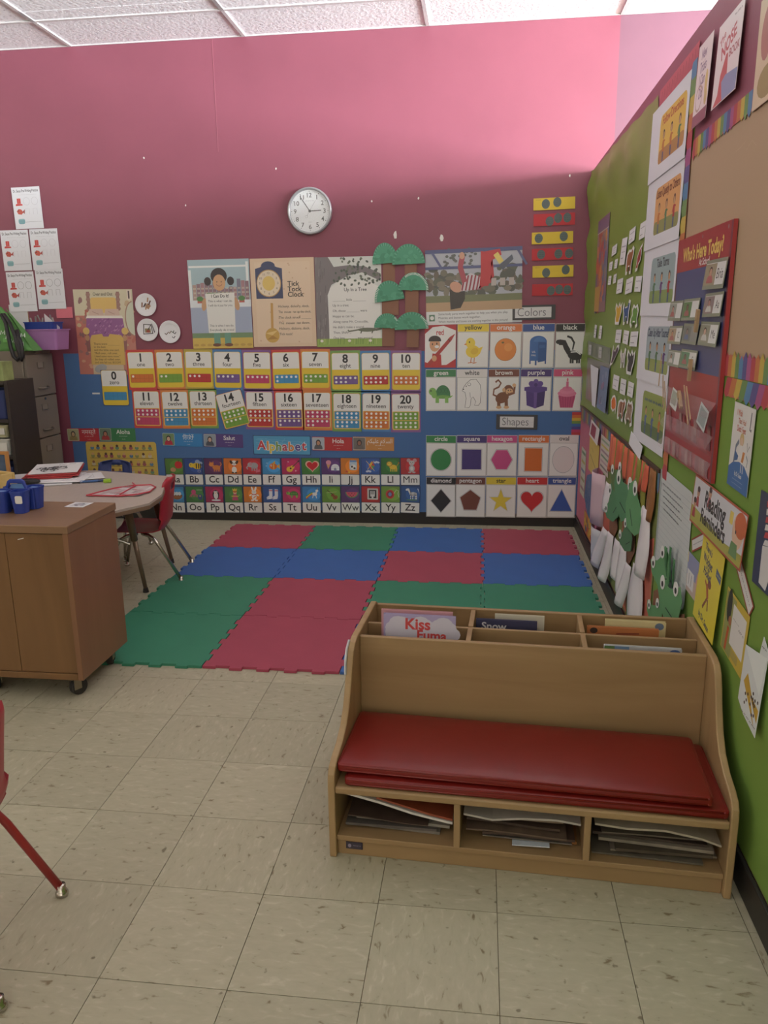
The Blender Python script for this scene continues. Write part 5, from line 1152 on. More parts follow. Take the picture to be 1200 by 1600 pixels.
cover('narrow white cover reading New Tricks I Can Do', 1.558, 1.392, 2.08, 2.328, (220, 218, 216), d_tricks, tilt=.03, off=.008)
cover('white and blue cover reading I Wish That I Had Duck Feet', .868, .697, 1.004, 1.236, (222, 220, 216), d_duck, rot=-.03)
cover("bright yellow cover reading There's a Wocket in my Pocket", 1.045, .822, .535, .808, (224, 206, 50), d_wocket, rot=-.06, tilt=.03, off=.009)
cover('dark navy cover with red and white bands at the frame edge', .600, .36, .806, 1.045, (40, 54, 80), d_dark)
cover('tan cover cut by the upper right frame edge', .955, .68, 1.99, 2.25, (206, 196, 160), d_edge)
# reading sign
c = rcard('reading_sign', 1.178, .658, .815, .970, (186, 84, 52), .010, m=LAMIN, rot=-.02, tilt=.05)
c.part('panel'); c.RR(0, 0, .508, .143, .006, (214, 216, 222)); c.P([(-.254, -.0715), (.254, -.0715), (.254, -.035), (.1, -.045), (-.1, -.03), (-.254, -.02)], (176, 176, 72))
c.part('picture'); c.E(.2, .015, .045, .05, (226, 190, 160)); c.E(.215, .035, .046, .036, (206, 104, 50)); c.E(.185, .01, .005, .006, BLK, n=6); c.P([(.15, -.06), (.22, -.06), (.21, -.02), (.16, -.02)], (110, 150, 90)); c.R(.12, .02, .15, .055, (230, 206, 90))
for x, y in ((-.2, .03), (-.225, -.01), (-.08, .055)): c.E(x, y, .016, .016, (196, 150, 120), n=10); c.E(x, y+.01, .016, .01, (70, 50, 46), n=8); c.P([(x-.018, y-.045), (x+.018, y-.045), (x+.01, y-.014), (x-.01, y-.014)], (180, 60, 66))
c.part('lettering'); c.T('Reading', -.02, .002, .074, BLK, bold=.03, maxw=.21); c.T('Reminders', -.02, -.048, .06, BLK, bold=.03, maxw=.25)
c.done('Reading Reminders sign with an orange-haired child', 'sign')
def minilabel(lab, y, z, w_, h_, rot, off=.004):
    c = Card('word_label', FR(y, z, off), w_, h_, (150, 70, 50), t=.0006, rot=rot); c.part('panel'); c.R(-w_/2+.006, -h_/2+.006, w_/2-.006, h_/2-.006, (222, 222, 220)); c.part('lettering'); c.scrib(-w_*.38, w_*.38, 0, h_*.14, (110, 110, 116)); c.done(lab, 'label', 'red-rimmed word labels')
minilabel('red-rimmed word label left of the yellow cover', 1.112, .763, .145, .045, .42)
minilabel('red-rimmed word label slanting down right of the yellow cover', .650, .770, .155, .05, -.62)
# blue nursery poster, girl poster, folded sheet, handwriting sheet
c = rcard('nursery_poster', 1.225, 1.015, .572, .706, (150, 156, 190), .004, rot=-.02); c.part('picture'); c.R(-.105, -.067, .105, -.01, (200, 180, 170)); c.E(.06, -.01, .035, .05, (226, 176, 156)); c.E(.075, .03, .03, .02, (226, 190, 90)); c.R(-.08, -.05, .0, .01, (226, 226, 226))
for x in (-.06, -.03): c.S([(x, -.04), (x+.004, 0)], .004, (110, 110, 116))
c.R(-.1, .03, -.08, .066, (226, 206, 90)); c.done('small pale blue nursery poster behind the yellow cover', 'poster')
c = rcard('girl_poster', .79, .60, .535, .72, (204, 180, 66), .004, rot=-.10); c.part('picture'); c.R(-.09, -.09, -.01, .085, (150, 156, 90)); c.E(-.062, .05, .02, .05, (50, 54, 46)); c.R(-.03, -.05, .08, .07, (224, 224, 220)); c.S([(-.05, -.01), (-.06, -.085)], .016, (190, 90, 40)); c.E(-.045, .01, .012, .014, (170, 110, 70)); c.RR(.02, -.068, .06, .026, .005, (176, 160, 80))
c.part('lettering'); c.scrib(-.02, .03, .03, .005, (110, 110, 110)); c.scrib(.03, .07, .02, .012, (150, 150, 150)); c.done('yellow-edged poster of a figure in orange, below the slanting label', 'poster')
c = rcard('hanging_sheet', .585, .435, .455, .70, (214, 222, 222), .006, tilt=.05, poly=[(-.075, .06), (-.07, -.09), (-.02, -.11), (.075, -.125), (.075, .1), (.03, .125), (.02, .07)])
c.part('fold'); c.P([(-.075, .06), (.07, .085), (.06, -.02)], (226, 234, 232))
c.part('picture'); c.P([(-.05, -.03), (-.03, .0), (.07, -.09), (.07, -.055), (.0, -.04), (.06, -.11)], (196, 160, 50))
for k in range(14): c.E(random.uniform(-.04, .06), random.uniform(-.09, -.02), .005, .005, (70, 54, 40), n=6)
c.part('lettering'); c.scrib(-.05, .07, -.105, .008, (120, 120, 126)); c.scrib(.03, .06, .1, .008, (70, 74, 90)); c.done('creased white sheet with yellow spots hanging over the bench end', 'paper')
c = rcard('handwriting_sheet', 1.680, 1.205, .49, .905, (206, 212, 212), .005, t=.0006, r=.03, rot=-.01)
c.part('ruled_line')
for k in range(17): c.R(-.225, .17-.022*k, .23, .1712-.022*k, (176, 186, 190))
c.part('lettering')
for k in range(5): c.scrib(-.19+.01*k, .09+.03*(k % 2), .152-.0225*k, .011, (110, 114, 118))
c.part('margin'); c.R(-.2375, -.2, -.215, .2, (170, 182, 180)); c.done('large lined sheet of handwriting above the bench', 'paper')

# ---- craft scene with paper crocodiles
def strip(name, pts, wd, col, off, curl, label=None, cat=None, group=None, seed=0, turn=0.0):
    """curled paper strip on the partition along (y, z) points"""
    r = random.Random(seed); n = 7
    def fn(u, v):
        t = v*(len(pts)-1); i = min(int(t), len(pts)-2); f = t-i
        y = pts[i][0]*(1-f)+pts[i+1][0]*f; z = pts[i][1]*(1-f)+pts[i+1][1]*f
        taper = 1-.22*abs(v-.5)*2
        return (2.165-off-curl*(v**1.6)*(.7+.3*math.sin(PI*u))-.004*math.sin(PI*u)-turn*wd*(1-u)*min(1, .35+v), y-(u-.5)*wd*taper, z)
    o = MB().grid(fn, 3, n).build(name, mat('craft_paper_%d_%d_%d' % col, col, .7), smooth=True, solid=.0008)
    if label: tag(o, label, cat, group)
    return o
WS_ = [([(2.83, .61), (2.81, .455)], .09, 'above the brown circle by the pink paper'), ([(2.80, .36), (2.93, .20), (3.0, .09)], .12, 'furthest left and lowest'), ([(2.62, .385), (2.65, .2), (2.68, .11)], .11, 'second from left'), ([(2.46, .395), (2.44, .28), (2.41, .205)], .10, 'middle'), ([(2.28, .415), (2.25, .3), (2.21, .20)], .10, 'right of the middle'), ([(2.12, .375), (2.15, .25), (2.18, .155)], .09, 'narrow, lower right'), ([(1.93, .42), (1.90, .30), (1.86, .17)], .14, 'large, lower right'), ([(1.84, .70), (1.80, .55), (1.80, .42)], .10, 'tall, beside the handwriting sheet')]
for k, (p, wd, nm) in enumerate(WS_): strip('paper_strip', p, wd*1.35, (224, 218, 222), .010+.003*(k % 3), .010+.008*(k % 3), 'white curled paper strip in the crocodile craft, %s' % nm, 'paper strip', 'white strips in the crocodile craft', k, turn=.16)
tr = empty('paper_tree', (2.163, 2.3, .6)); tag(tr, 'paper tree with brown trunk and orange leaf fringe under the rail', 'craft')
r5 = random.Random(5)
for k in range(20):
    y = 2.82-.055*k+r5.uniform(-.012, .012); ln = r5.uniform(.10, .24)
    o = strip('leaf_strip', [(y, .875), (y-r5.uniform(-.02, .02), .875-ln*.6), (y+r5.uniform(-.03, .03), .875-ln)], .085, r5.choice([(212, 108, 78), (206, 100, 72), (150, 100, 56), (140, 140, 60), (216, 116, 86)]), .007+.003*(k % 3), .003+.004*(k % 2), seed=k, turn=.08)
    o.parent = tr; o.matrix_parent_inverse = Matrix.Translation((-2.163, -2.3, -.6))
for pl in ([(2.75, .52), (2.58, .54), (2.5, .44), (2.62, .34), (2.74, .38)], [(2.42, .60), (2.12, .60), (2.05, .45), (2.2, .32), (2.36, .46)], [(2.0, .5), (1.9, .5), (1.95, .34), (2.02, .3)]):
    o = MB().prism([(y-2.3, z-.6) for y, z in pl], 0, -.008, -.0065).build('trunk_piece', mat('brown_craft_paper', (140, 96, 70), .7), tr)
KBR = MB().prism([(1.62, .42), (1.45, .5), (1.3, .44), (1.16, .50), (1.1, .34), (1.3, .2), (1.6, .22)], 0, 2.150, 2.1515).build('brown_mound', mat('brown_craft_paper', (140, 96, 70), .7)); tag(KBR, 'brown paper mound behind the bench back', 'craft')
CRG, CRG2 = (86, 140, 98), (100, 156, 104)
def croc(y, z, s, rot, off, lab, col=CRG):
    e = empty('paper_crocodile', (2.165-off-.014*s, y, z)); e.rotation_euler = (0, 0, -PI/2+.2); tag(e, lab, 'craft', 'paper crocodiles on the partition')
    fr = lambda x, zz, d: (Vector((x, -d, zz)), Vector((1, 0, 0)), Vector((0, 0, 1)))
    h = Card('head', fr(0, 0, 0), .18*s, .16*s, col, t=.0015, rot=rot, parent=e, poly=[(x*s, yy*s) for x, yy in ((-.07, -.05), (0, -.1), (.07, -.06), (.1, .02), (.085, .075), (.02, .05), (-.02, .052), (-.08, .085), (-.1, .03))])
    h.part('mouth'); h.S([(-.03*s, -.03*s), (.03*s, -.055*s)], .005*s, (40, 60, 44)); h.done()
    for sx in (-1, 1):
        c_ = Card('eye', fr(sx*.055*s*math.cos(rot)-.06*s*math.sin(rot), .06*s*math.cos(rot)+sx*.055*s*math.sin(rot), .003), .04*s, .055*s, (228, 230, 226), t=.001, parent=e, poly=[(.019*s*math.cos(a), .028*s*math.sin(a)) for a in [2*PI*q/14 for q in range(14)]])
        c_.part('pupil'); c_.E(0, -.006*s, .009*s, .012*s, BLK, n=10); c_.done()
croc(2.48, .70, .9, .3, .016, 'green paper crocodile, upper left, half hidden by fringe', (96, 120, 70))
croc(2.24, .665, 1.25, -.05, .020, 'green paper crocodile with straight mouth, centre of the craft')
croc(1.98, .66, 1.2, -.7, .018, 'green paper crocodile turned sideways beside the handwriting sheet', CRG2)
croc(2.56, .55, 1.0, 1.2, .017, 'green paper crocodile tilted left over the brown trunk')
croc(2.13, .50, .8, .9, .024, 'small green paper crocodile low on the brown trunk', (84, 126, 90))
croc(1.44, .565, .85, .7, .020, 'green paper crocodile with big eyes on the handwriting sheet', CRG2)
croc(1.265, .505, .95, .1, .026, 'square green paper crocodile over the handwriting sheet corner', CRG2)
croc(1.49, .37, .7, .4, .022, 'small green paper crocodile just above the bench back', CRG2)
for k, (yy, zz, ln) in enumerate(((1.40, .60, .08), (1.34, .61, .09), (1.28, .60, .07))):
    strip('grass_blade', [(yy, zz+ln*.8), (yy+.01, zz), (yy+.015*k, zz-.06)], .03, (72, 120, 80), .03, -.012, 'dark green paper blade over the handwriting sheet, %s of three' % ('left', 'middle', 'right')[k], 'craft', 'paper blades over the handwriting sheet', k)

# ---- artwork on the pink paper
c = rcard('red_print', 3.60, 3.235, .755, .852, (222, 214, 212), .012, tilt=.1, rot=-.04); c.part('picture'); c.R(-.14, -.035, .06, .035, (150, 56, 76)); c.done('white sheet with dark red print on the pink paper', 'artwork')
c = rcard('yellow_sheet', 3.68, 3.27, .53, .742, (214, 190, 96), .004); c.part('drawing'); c.S([(-.15, -.0), (.15, -.06)], .006, (120, 104, 70)); c.S([(-.1, .05), (-.02, .03)], .004, (160, 140, 90)); c.done('yellow sheet below the dark red print', 'artwork')
c = rcard('striped_sheet', 3.22, 2.91, .62, .82, (210, 200, 190), .004)
c.part('stripe')
for k in range(6): c.R(-.13, .07-.03*k, .14, .082-.03*k, [(150, 170, 140), (206, 190, 100), (160, 130, 140), (120, 150, 120), (190, 160, 170), (130, 120, 120)][k])
c.done('pale striped sheet right of the yellow sheet', 'artwork')
c = rcard('blue_painting', 3.80, 3.33, .25, .52, (76, 108, 152), .006, poly=blob(.44, .27, 14, .15, 4)); c.part('brush_stroke')
for k in range(40): x = random.uniform(-.17, .15); y = random.uniform(-.1, .09); c.S([(x, y), (x+.015, y-.04)], .008, random.choice([(60, 90, 136), (110, 140, 170), (160, 160, 130), (54, 80, 120), (140, 150, 170)]))
c.done('blue brushed painting low on the pink paper', 'artwork')
c = rcard('bright_painting', 3.75, 3.30, .11, .24, (196, 150, 60), .005); c.part('brush_stroke')
for k in range(20): c.E(random.uniform(-.19, .18), random.uniform(-.045, .045), .03, .018, random.choice([(190, 60, 60), (226, 186, 60), (60, 90, 130), (120, 150, 90)]), random.uniform(0, 3), n=8)
c.done('red and yellow painting at the foot of the pink paper', 'artwork')
c = rcard('striped_sheet', 4.05, 3.82, .30, .62, (196, 200, 180), .004); c.part('stripe')
for k in range(5): c.R(-.09, .12-.06*k, .09, .14-.06*k, [(110, 140, 110), (180, 170, 90), (110, 130, 160), (150, 150, 100), (160, 120, 130)][k])
c.done('narrow striped sheet nearest the corner on pink paper', 'artwork')
o = MB().grid(lambda u, v: (2.160-.055*math.sin(PI*u), 3.24-.26*u, .32+.30*v), 10, 4).build('rolled_paper', mat('pinkish_paper', (206, 178, 188), .6), smooth=True, solid=.001); tag(o, 'bulging pinkish paper roll between pink and orange papers', 'paper')
o = MB().grid(lambda u, v: (2.158-.035*math.sin(PI*u)-.01*v, 3.22-(.20+.05*v)*u, .10+.20*v), 8, 4).build('rolled_paper', mat('grey_white_paper', (206, 206, 212), .6), smooth=True, solid=.001); tag(o, 'grey-white sheet with blue crayon below the pinkish roll', 'paper')

# ================================================================== READING BENCH WITH BOOK RACK
rb = empty('reading_bench', (1.06, .47, 0), math.atan2(-.055, 1.065)); tag(rb, 'maple reading bench with red cushions, cubbies and book rack behind', 'bench')
prof = [(0, 0), (0, .235), (.004, .256), (.018, .274), (.05, .286), (.11, .298), (.165, .322), (.205, .36), (.238, .415), (.262, .468), (.282, .502), (.305, .52), (.34, .527), (.66, .523), (.685, .512), (.69, .49), (.69, 0)]
SIDEM = wood('maple_ply_side', (158, 130, 92), (174, 146, 106), 2, .4)
for x in (0, 1.046): MB().prism(prof, 0, x, x+.02).build('side_panel', SIDEM, rb, bevel=.004)
MB().bx(.02, 1.046, .002, .37, .200, .222).build('seat_board', MAPLE, rb, bevel=.005)
MB().bx(.02, 1.046, .012, .37, .048, .064).build('bottom_shelf', MAPLE, rb, bevel=.002)
MB().bx(.02, 1.046, .020, .038, 0, .048).build('kick_board', MAPLE, rb, bevel=.002)
for x in (.347, .690): MB().bx(x, x+.018, .008, .37, .064, .200).build('cubby_divider', MAPLEV, rb, bevel=.003)
MB().bx(.02, 1.046, .37, .386, .05, .514).build('backrest', MAPLE, rb, bevel=.003)
MB().bx(.02, 1.046, .386, .665, .29, .304).build('rack_floor', MAPLE, rb)
MB().bx(.02, 1.046, .505, .517, .304, .505).build('rack_partition', MAPLE, rb, bevel=.002)
MB().bx(.02, 1.046, .665, .682, 0, .511).build('rack_back', MAPLE, rb, bevel=.003)
for x in (.347, .697):
    for a, b in ((.386, .505), (.517, .665)): MB().bx(x, x+.016, a, b, .304, .508).build('rack_divider', MAPLEV, rb, bevel=.002)
o = MB().bx(.044, .092, .0165, .02, .020, .042).build('name_plate', mat('purple_black_plate', (52, 44, 62), .35), rb, bevel=.0015)
c = Card('plate_print', (Vector((.068, .0164, .031)), Vector((1, 0, 0)), Vector((0, 0, 1))), .04, .016, (58, 50, 66), t=.0002, parent=rb).part('plate_mark')
c.E(-.013, 0, .005, .006, (150, 140, 160), n=8); c.scrib(-.004, .018, .001, .005, (140, 130, 150)); c.done()
o = MB().tube([(.0, .248, .44), (-.002, .262, .475), (-.002, .284, .507), (0, .31, .524)], .004, 6).build('silver_tape', mat('silver_tape', (200, 200, 204), .3, .3), rb)

def bench_world(x, y, z):
    a = rb.rotation_euler[2]; return (1.06+x*math.cos(a)-y*math.sin(a), .47+x*math.sin(a)+y*math.cos(a), z)
def cushion(cx, cy, w_, d_, z, th, rz, lab):
    a = rb.rotation_euler[2]
    cu = MB().box((0, 0, th/2), (w_, d_, th))
    bmesh.ops.subdivide_edges(cu.bm, edges=[e for e in cu.bm.edges if e.calc_length() > .1], cuts=7, use_grid_fill=True)
    for v in cu.bm.verts:
        if v.co.z > th*.6:
            f = (1-abs(2*v.co.x/w_)**6)*(1-abs(2*v.co.y/d_)**4); v.co.z += .004*f+.0012*math.sin(v.co.x*19)*math.sin(v.co.y*23+1)
    o = cu.build('seat_cushion', VINYL, None, bevel=.009, seg=3, smooth=True); o.location = bench_world(cx, cy, z); o.rotation_euler = (0, 0, a+rz)
    tag(o, lab, 'cushion', 'red cushions on the bench')
    for zz in (.006, th-.005):
        p = rpoly(w_-.004, d_-.004, .012, 4); MB().tube([(x, y, zz) for x, y in p]+[(p[0][0], p[0][1], zz)], .0032, 6).build('piping', VINYL, o, smooth=True)
    return o
cushion(.545, .178, 1.0, .335, .2225, .024, .0, 'red vinyl bench cushion, the lower one on the seat')
cushion(.515, .178, .985, .31, .2515, .026, -.012, 'red vinyl bench cushion lying on top of the other')

# ---- books in the rack
def book(lab, x0, x1, y, ztop, th, col, lean=0.0, h_=None, draw=None, pages=True, rz=0.0):
    zb = .305; h_ = h_ or (ztop-zb)
    e = empty('picture_book', bench_world((x0+x1)/2, y, zb), rb.rotation_euler[2]+rz); e.rotation_euler = (lean, 0, rb.rotation_euler[2]+rz); tag(e, lab, 'book', 'picture books in the bench rack')
    w_ = x1-x0
    MB().bx(-w_/2+.003, w_/2-.003, -th/2+.0012, th/2-.0012, .003, h_-.004).build('pages', mat('book_pages', (220, 214, 196), .7), e)
    for s in (-1, 1):
        c = Card('cover', (Vector((0, s*th/2, h_/2)), Vector((-s, 0, 0)), Vector((0, 0, 1))), w_, h_, col, t=.0012, parent=e, m=LAMIN)
        if s < 0 and draw: c.part('cover_print'); draw(c, w_, h_)
        c.done()
    MB().bx(-w_/2-.001, -w_/2+.001, -th/2, th/2, 0, h_).build('spine', mat('spine_%d_%d_%d' % col, col, .4), e)
    return e
# note: the card frame above faces -y for s=-1
def d_kiss(c, w_, h_):
    c.R(-w_/2, -h_/2, w_/2, h_/2, (172, 160, 204))
    for k in range(16): c.E(-.08+.012*k, h_/2-.045+.018*math.sin(k*1.1), .03, .024, (206, 202, 220), n=12)
    c.E(-.08, h_/2-.06, .03, .03, (206, 202, 220), n=14); c.E(.09, h_/2-.06, .03, .03, (206, 202, 220), n=14); c.R(-w_/2, -h_/2, w_/2, h_/2-.085, (120, 150, 90))
    c.T('Kiss', -.005, h_/2-.046, .05, (206, 60, 62), bold=.03); c.T('Fuma', .04, h_/2-.079, .044, (206, 60, 62), bold=.03)
def d_snow(c, w_, h_): c.R(-w_/2, -h_/2, w_/2, h_/2, (52, 54, 92)); c.T('Snow', -.04, h_/2-.034, .036, (220, 220, 226), bold=.02)
def d_cream(c, w_, h_): c.R(-w_/2, h_/2-.02, w_/2, h_/2, (222, 210, 160)); c.E(w_/2-.02, h_/2-.014, .014, .012, (110, 130, 160))
def d_orange(c, w_, h_): c.E(-w_/2+.02, h_/2-.012, .012, .01, (60, 46, 40)); c.S([(-.02, h_/2-.02), (.05, h_/2-.016)], .006, (150, 70, 44))
def d_blue(c, w_, h_):
    c.R(-w_/2, -h_/2, w_/2, h_/2, (206, 210, 216)); c.R(-w_/2, h_/2-.03, -w_/2+.03, h_/2, (110, 150, 90)); c.R(-w_/2+.03, h_/2-.03, -.04, h_/2, (120, 160, 206)); c.E(w_/2-.02, h_/2-.02, .02, .018, (70, 110, 180))
    for k in range(6): c.E(-.02+.02*k, h_/2-.012, .003, .003, (90, 110, 150), n=6)
book('lavender picture book reading Kiss, leaning in the front left rack', .084, .312, .438, .563, .010, (172, 160, 204), draw=d_kiss, lean=-.05)
book('pink picture book just behind the lavender Kiss book', .072, .300, .468, .566, .009, (206, 150, 160), lean=-.04)
book('navy picture book reading Snow in the back middle rack', .370, .566, .575, .512, .008, (52, 54, 92), draw=d_snow)
book('cream edged book behind the navy Snow book', .43, .59, .610, .516, .008, (214, 208, 190), lean=-.03)
book('cream picture book in the back right rack', .785, .972, .618, .516, .012, (222, 210, 160), draw=d_cream)
book('orange picture book in front of the cream one, back right', .725, .945, .580, .505, .010, (196, 120, 66), draw=d_orange)
book('white and blue picture book in the front right rack', .765, .990, .445, .500, .010, (206, 210, 216), draw=d_blue)
book('thin pale book almost hidden in the front middle rack', .40, .56, .410, .500, .005, (206, 200, 190))

# ---- loose magazines and papers in the cubbies
rm = random.Random(11)
def sheetpile(x0, x1, n, nm, cols, zmax):
    z = .0665
    for k in range(n):
        w_ = (x1-x0)*rm.uniform(.72, .9); d_ = rm.uniform(.2, .26); th = rm.uniform(.003, .009); cx = (x0+x1)/2+rm.uniform(-.5, .5)*((x1-x0)-w_-.01); cy = .03+d_/2+rm.uniform(.005, .05)
        if z+th > zmax: break
        b1 = rm.uniform(-.010, .012) if k > 2 else 0; ph = rm.uniform(0, 3)
        col = cols[k % len(cols)]
        def fn(u, v, w_=w_, d_=d_, b1=b1, ph=ph): return ((u-.5)*w_, (v-.5)*d_, abs(b1)*(.5+.5*math.sin(u*4+ph))*(1 if b1 else 0))
        mb = MB().grid(fn, 10, 3)
        r = bmesh.ops.extrude_face_region(mb.bm, geom=mb.bm.faces[:])
        for v in [g for g in r['geom'] if isinstance(g, bmesh.types.BMVert)]: v.co.z += th
        o = mb.build('magazine', mat('magazine_%d_%d_%d' % col, col, .5, noise=(22, .28)), smooth=False); o.location = bench_world(cx, cy, z); o.rotation_euler = (0, 0, rb.rotation_euler[2]+rm.uniform(-.05, .05))
        tag(o, 'worn magazine in the %s bench cubby, %s of its pile' % (nm, ['lowest', 'second from the bottom', 'third from the bottom', 'fourth from the bottom', 'fifth from the bottom', 'sixth from the bottom', 'seventh from the bottom', 'topmost'][k]), 'magazine', 'magazines in the %s cubby' % nm)
        z += th+abs(b1)*.55+.0012
    return z
G1 = [(130, 124, 116), (98, 92, 88), (150, 144, 134), (78, 62, 54), (120, 114, 108), (160, 156, 150), (96, 68, 56)]
z1 = sheetpile(.025, .342, 8, 'left', G1, .108)
z2 = sheetpile(.370, .686, 8, 'middle', [(150, 104, 54), (120, 112, 106), (146, 140, 130), (78, 60, 50), (106, 88, 74), (80, 64, 54), (130, 112, 94)], .136)
z3 = sheetpile(.712, 1.042, 8, 'right', [(106, 98, 86), (128, 118, 104), (82, 72, 60), (146, 136, 122), (70, 58, 50), (112, 102, 90)], .116)
def loose(lab, pts, wd, th, col):
    """one bent sheet: pts run along the cubby as (x, z), wd is its depth"""
    n = len(pts)-1
    def fn(u, v):
        i = min(int(u*n), n-1); f = u*n-i
        return (pts[i][0]*(1-f)+pts[i+1][0]*f, .035+wd*v, pts[i][1]*(1-f)+pts[i+1][1]*f)
    mb = MB().grid(fn, 4*n, 2); r = bmesh.ops.extrude_face_region(mb.bm, geom=mb.bm.faces[:])
    for v in [g for g in r['geom'] if isinstance(g, bmesh.types.BMVert)]: v.co.z += th
    o = mb.build('bent_magazine', mat('bent_%d_%d_%d' % col, col, .5, noise=(30, .12))); o.location = (1.06, .47, 0); o.rotation_euler = rb.rotation_euler; tag(o, lab, 'magazine'); return o
loose('white thick booklet sloping down to the right in left cubby', [(.045, .180), (.14, .160), (.23, .136), (.32, .120), (.342, .117)], .2, .007, (216, 212, 206))
loose('rust red booklet lying on the white sloping one', [(.13, .175), (.2, .158), (.28, .138), (.342, .1275)], .19, .006, (150, 76, 50))
loose('curled grey booklet on top of the middle pile', [(.372, .150), (.45, .140), (.53, .152), (.62, .157), (.684, .150)], .2, .006, (186, 180, 172))
loose('white folded leaflet sticking out below the middle pile', [(.505, .070), (.57, .0725), (.605, .074)], .10, .003, (206, 214, 224))
loose('wavy pale booklet on top of the right pile', [(.72, .158), (.80, .152), (.90, .156), (.99, .142), (1.04, .126)], .2, .006, (182, 172, 154))

# ================================================================== ROLLING CABINET
cb = empty('rolling_cabinet', (-.09, 1.29, 0)); tag(cb, 'oak laminate rolling cabinet on casters at the left edge', 'cabinet')
W_ = .80
MB().bx(-W_-.004, .004, -.004, .404, .694, .725).build('top', OAKT, cb, bevel=.003)
MB().bx(-.022, 0, .0, .40, .088, .694).build('side_panel', OAKS, cb, bevel=.002)
MB().bx(-W_, -W_+.022, .0, .40, .088, .694).build('side_panel', OAKS, cb, bevel=.002)
MB().bx(-W_+.022, -.022, .0, .40, .088, .114).build('bottom_board', OAK, cb, bevel=.002)
MB().bx(-W_+.022, -.022, .388, .40, .114, .694).build('back_panel', OAK, cb)
for a, b in ((-.2605, -.0235), (-.4985, -.2625), (-W_+.0235, -.5005)): MB().bx(a, b, .006, .022, .116, .690).build('front_panel', OAK, cb, bevel=.0015)
o = MB().prism([(-.013, -.003), (.012, .003), (.013, .006), (-.011, .001)], 1, -.001, .0).build('paper_scrap', WHITE_P, cb); o.location = (-.195, .0045, .668)
def caster(x, y, rz):
    h = MB().bx(-.022, .022, -.026, .026, .078, .088).bx(-.019, -.016, -.016, .016, .03, .08).bx(.016, .019, -.016, .016, .03, .08).build('caster', mat('caster_steel', (150, 140, 120), .35, .7), cb, loc=(x, y, 0), rz=rz)
    MB().cone((-.013, .012, .036), (.013, .012, .036), .0355, .0355, 20).build('wheel', RUBBER, h, bevel=.004)
for x, y, rz in ((-.065, .05, -.5), (-.06, .34, .2), (-W_+.07, .05, .4), (-W_+.07, .34, .1), (-.42, .06, .9)): caster(x, y, rz)
# caddy
cd = empty('craft_caddy', (-.428, 1.532, .7255), .03); tag(cd, 'blue plastic carry caddy with white sticker on the rolling cabinet', 'caddy')
def tub(x0, x1, y0, y1, h, t=.004, tp=.008):
    mb = MB()
    o_ = rpoly(x1-x0, y1-y0, .02, 4); cx, cy = (x0+x1)/2, (y0+y1)/2; n = len(o_)
    sb = 1-2*tp/(x1-x0)
    rings = [(sb, 0, 0), (1.0, h, 0), (1.03, h, 0), (1.03, h-.006, 0), (1.0, h-.006, 0)]
    def R_(s, z, ins=0): return [mb.bm.verts.new((cx+p[0]*s*(1-ins), cy+p[1]*s*(1-ins), z)) for p in o_]
    ins = 2*t/(x1-x0)
    L_ = [R_(sb, 0), R_(.985, h-.008), R_(1.04, h-.008), R_(1.04, h), R_(1.0, h, ins), R_(sb, t, ins)]
    for a, b in zip(L_, L_[1:]):
        for k in range(n): mb.bm.faces.new((a[k], a[(k+1) % n], b[(k+1) % n], b[k]))
    mb.bm.faces.new(L_[0][::-1]); mb.bm.faces.new(L_[-1]); return mb
for x0, x1, y0, y1 in ((.004, .068, -.078, -.008), (-.072, -.008, -.078, -.008), (.014, .082, .008, .078), (-.072, -.008, .008, .078)): tub(x0, x1, y0, y1, .092).build('compartment', CADDYB, cd, smooth=False)
hp_ = [(-.05, .085), (-.036, .122), (-.024, .130), (.024, .130), (.036, .122), (.05, .085), (.038, .085), (.027, .112), (-.027, .112), (-.038, .085)]
MB().prism(hp_, 1, -.006, .006).build('handle', CADDYB, cd, bevel=.003)
MB().bx(-.068, .068, -.005, .005, .004, .09).build('divider', CADDYB, cd)
o = MB().prism(rpoly(.03, .032, .006), 1, -.001, 0).build('sticker', WHITE_P, cd); o.location = (.050, -.0805, .06)
MB().prism([(-.034, .088), (.034, .088), (.025, .108), (-.025, .108)], 1, .0065, .009).build('light_blue_tray', LTBLUE, cd)
for k, (x, y, q) in enumerate(((-.038, -.043, LTBLUE), (.047, .045, LTBLUE), (-.04, .043, BPLAST))):
    o = MB().bx(-.019, .019, -.016, .016, .0, .082).build('sponge_block', q, None, bevel=.008); o.location = (-.428+x, 1.532+y, .732); o.rotation_euler = (0, 0, .06*k+.02)
    tag(o, ['light blue block in the front left of the caddy', 'light blue block in the back right of the caddy', 'navy block in the back left of the caddy'][k], 'block')
c = Card('picture_label', FH(-.222, 1.636, .7257, -.05), .085, .086, (224, 224, 226), t=.0006).part('picture'); c.R(-.03, -.03, .03, .03, (196, 196, 200))
for k in range(7): c.E(random.uniform(-.02, .02), random.uniform(-.02, .02), .009, .007, random.choice([(90, 90, 100), (120, 110, 120), (150, 150, 160)]), n=8)
c.done('small white picture label taped on the rolling cabinet top', 'label')

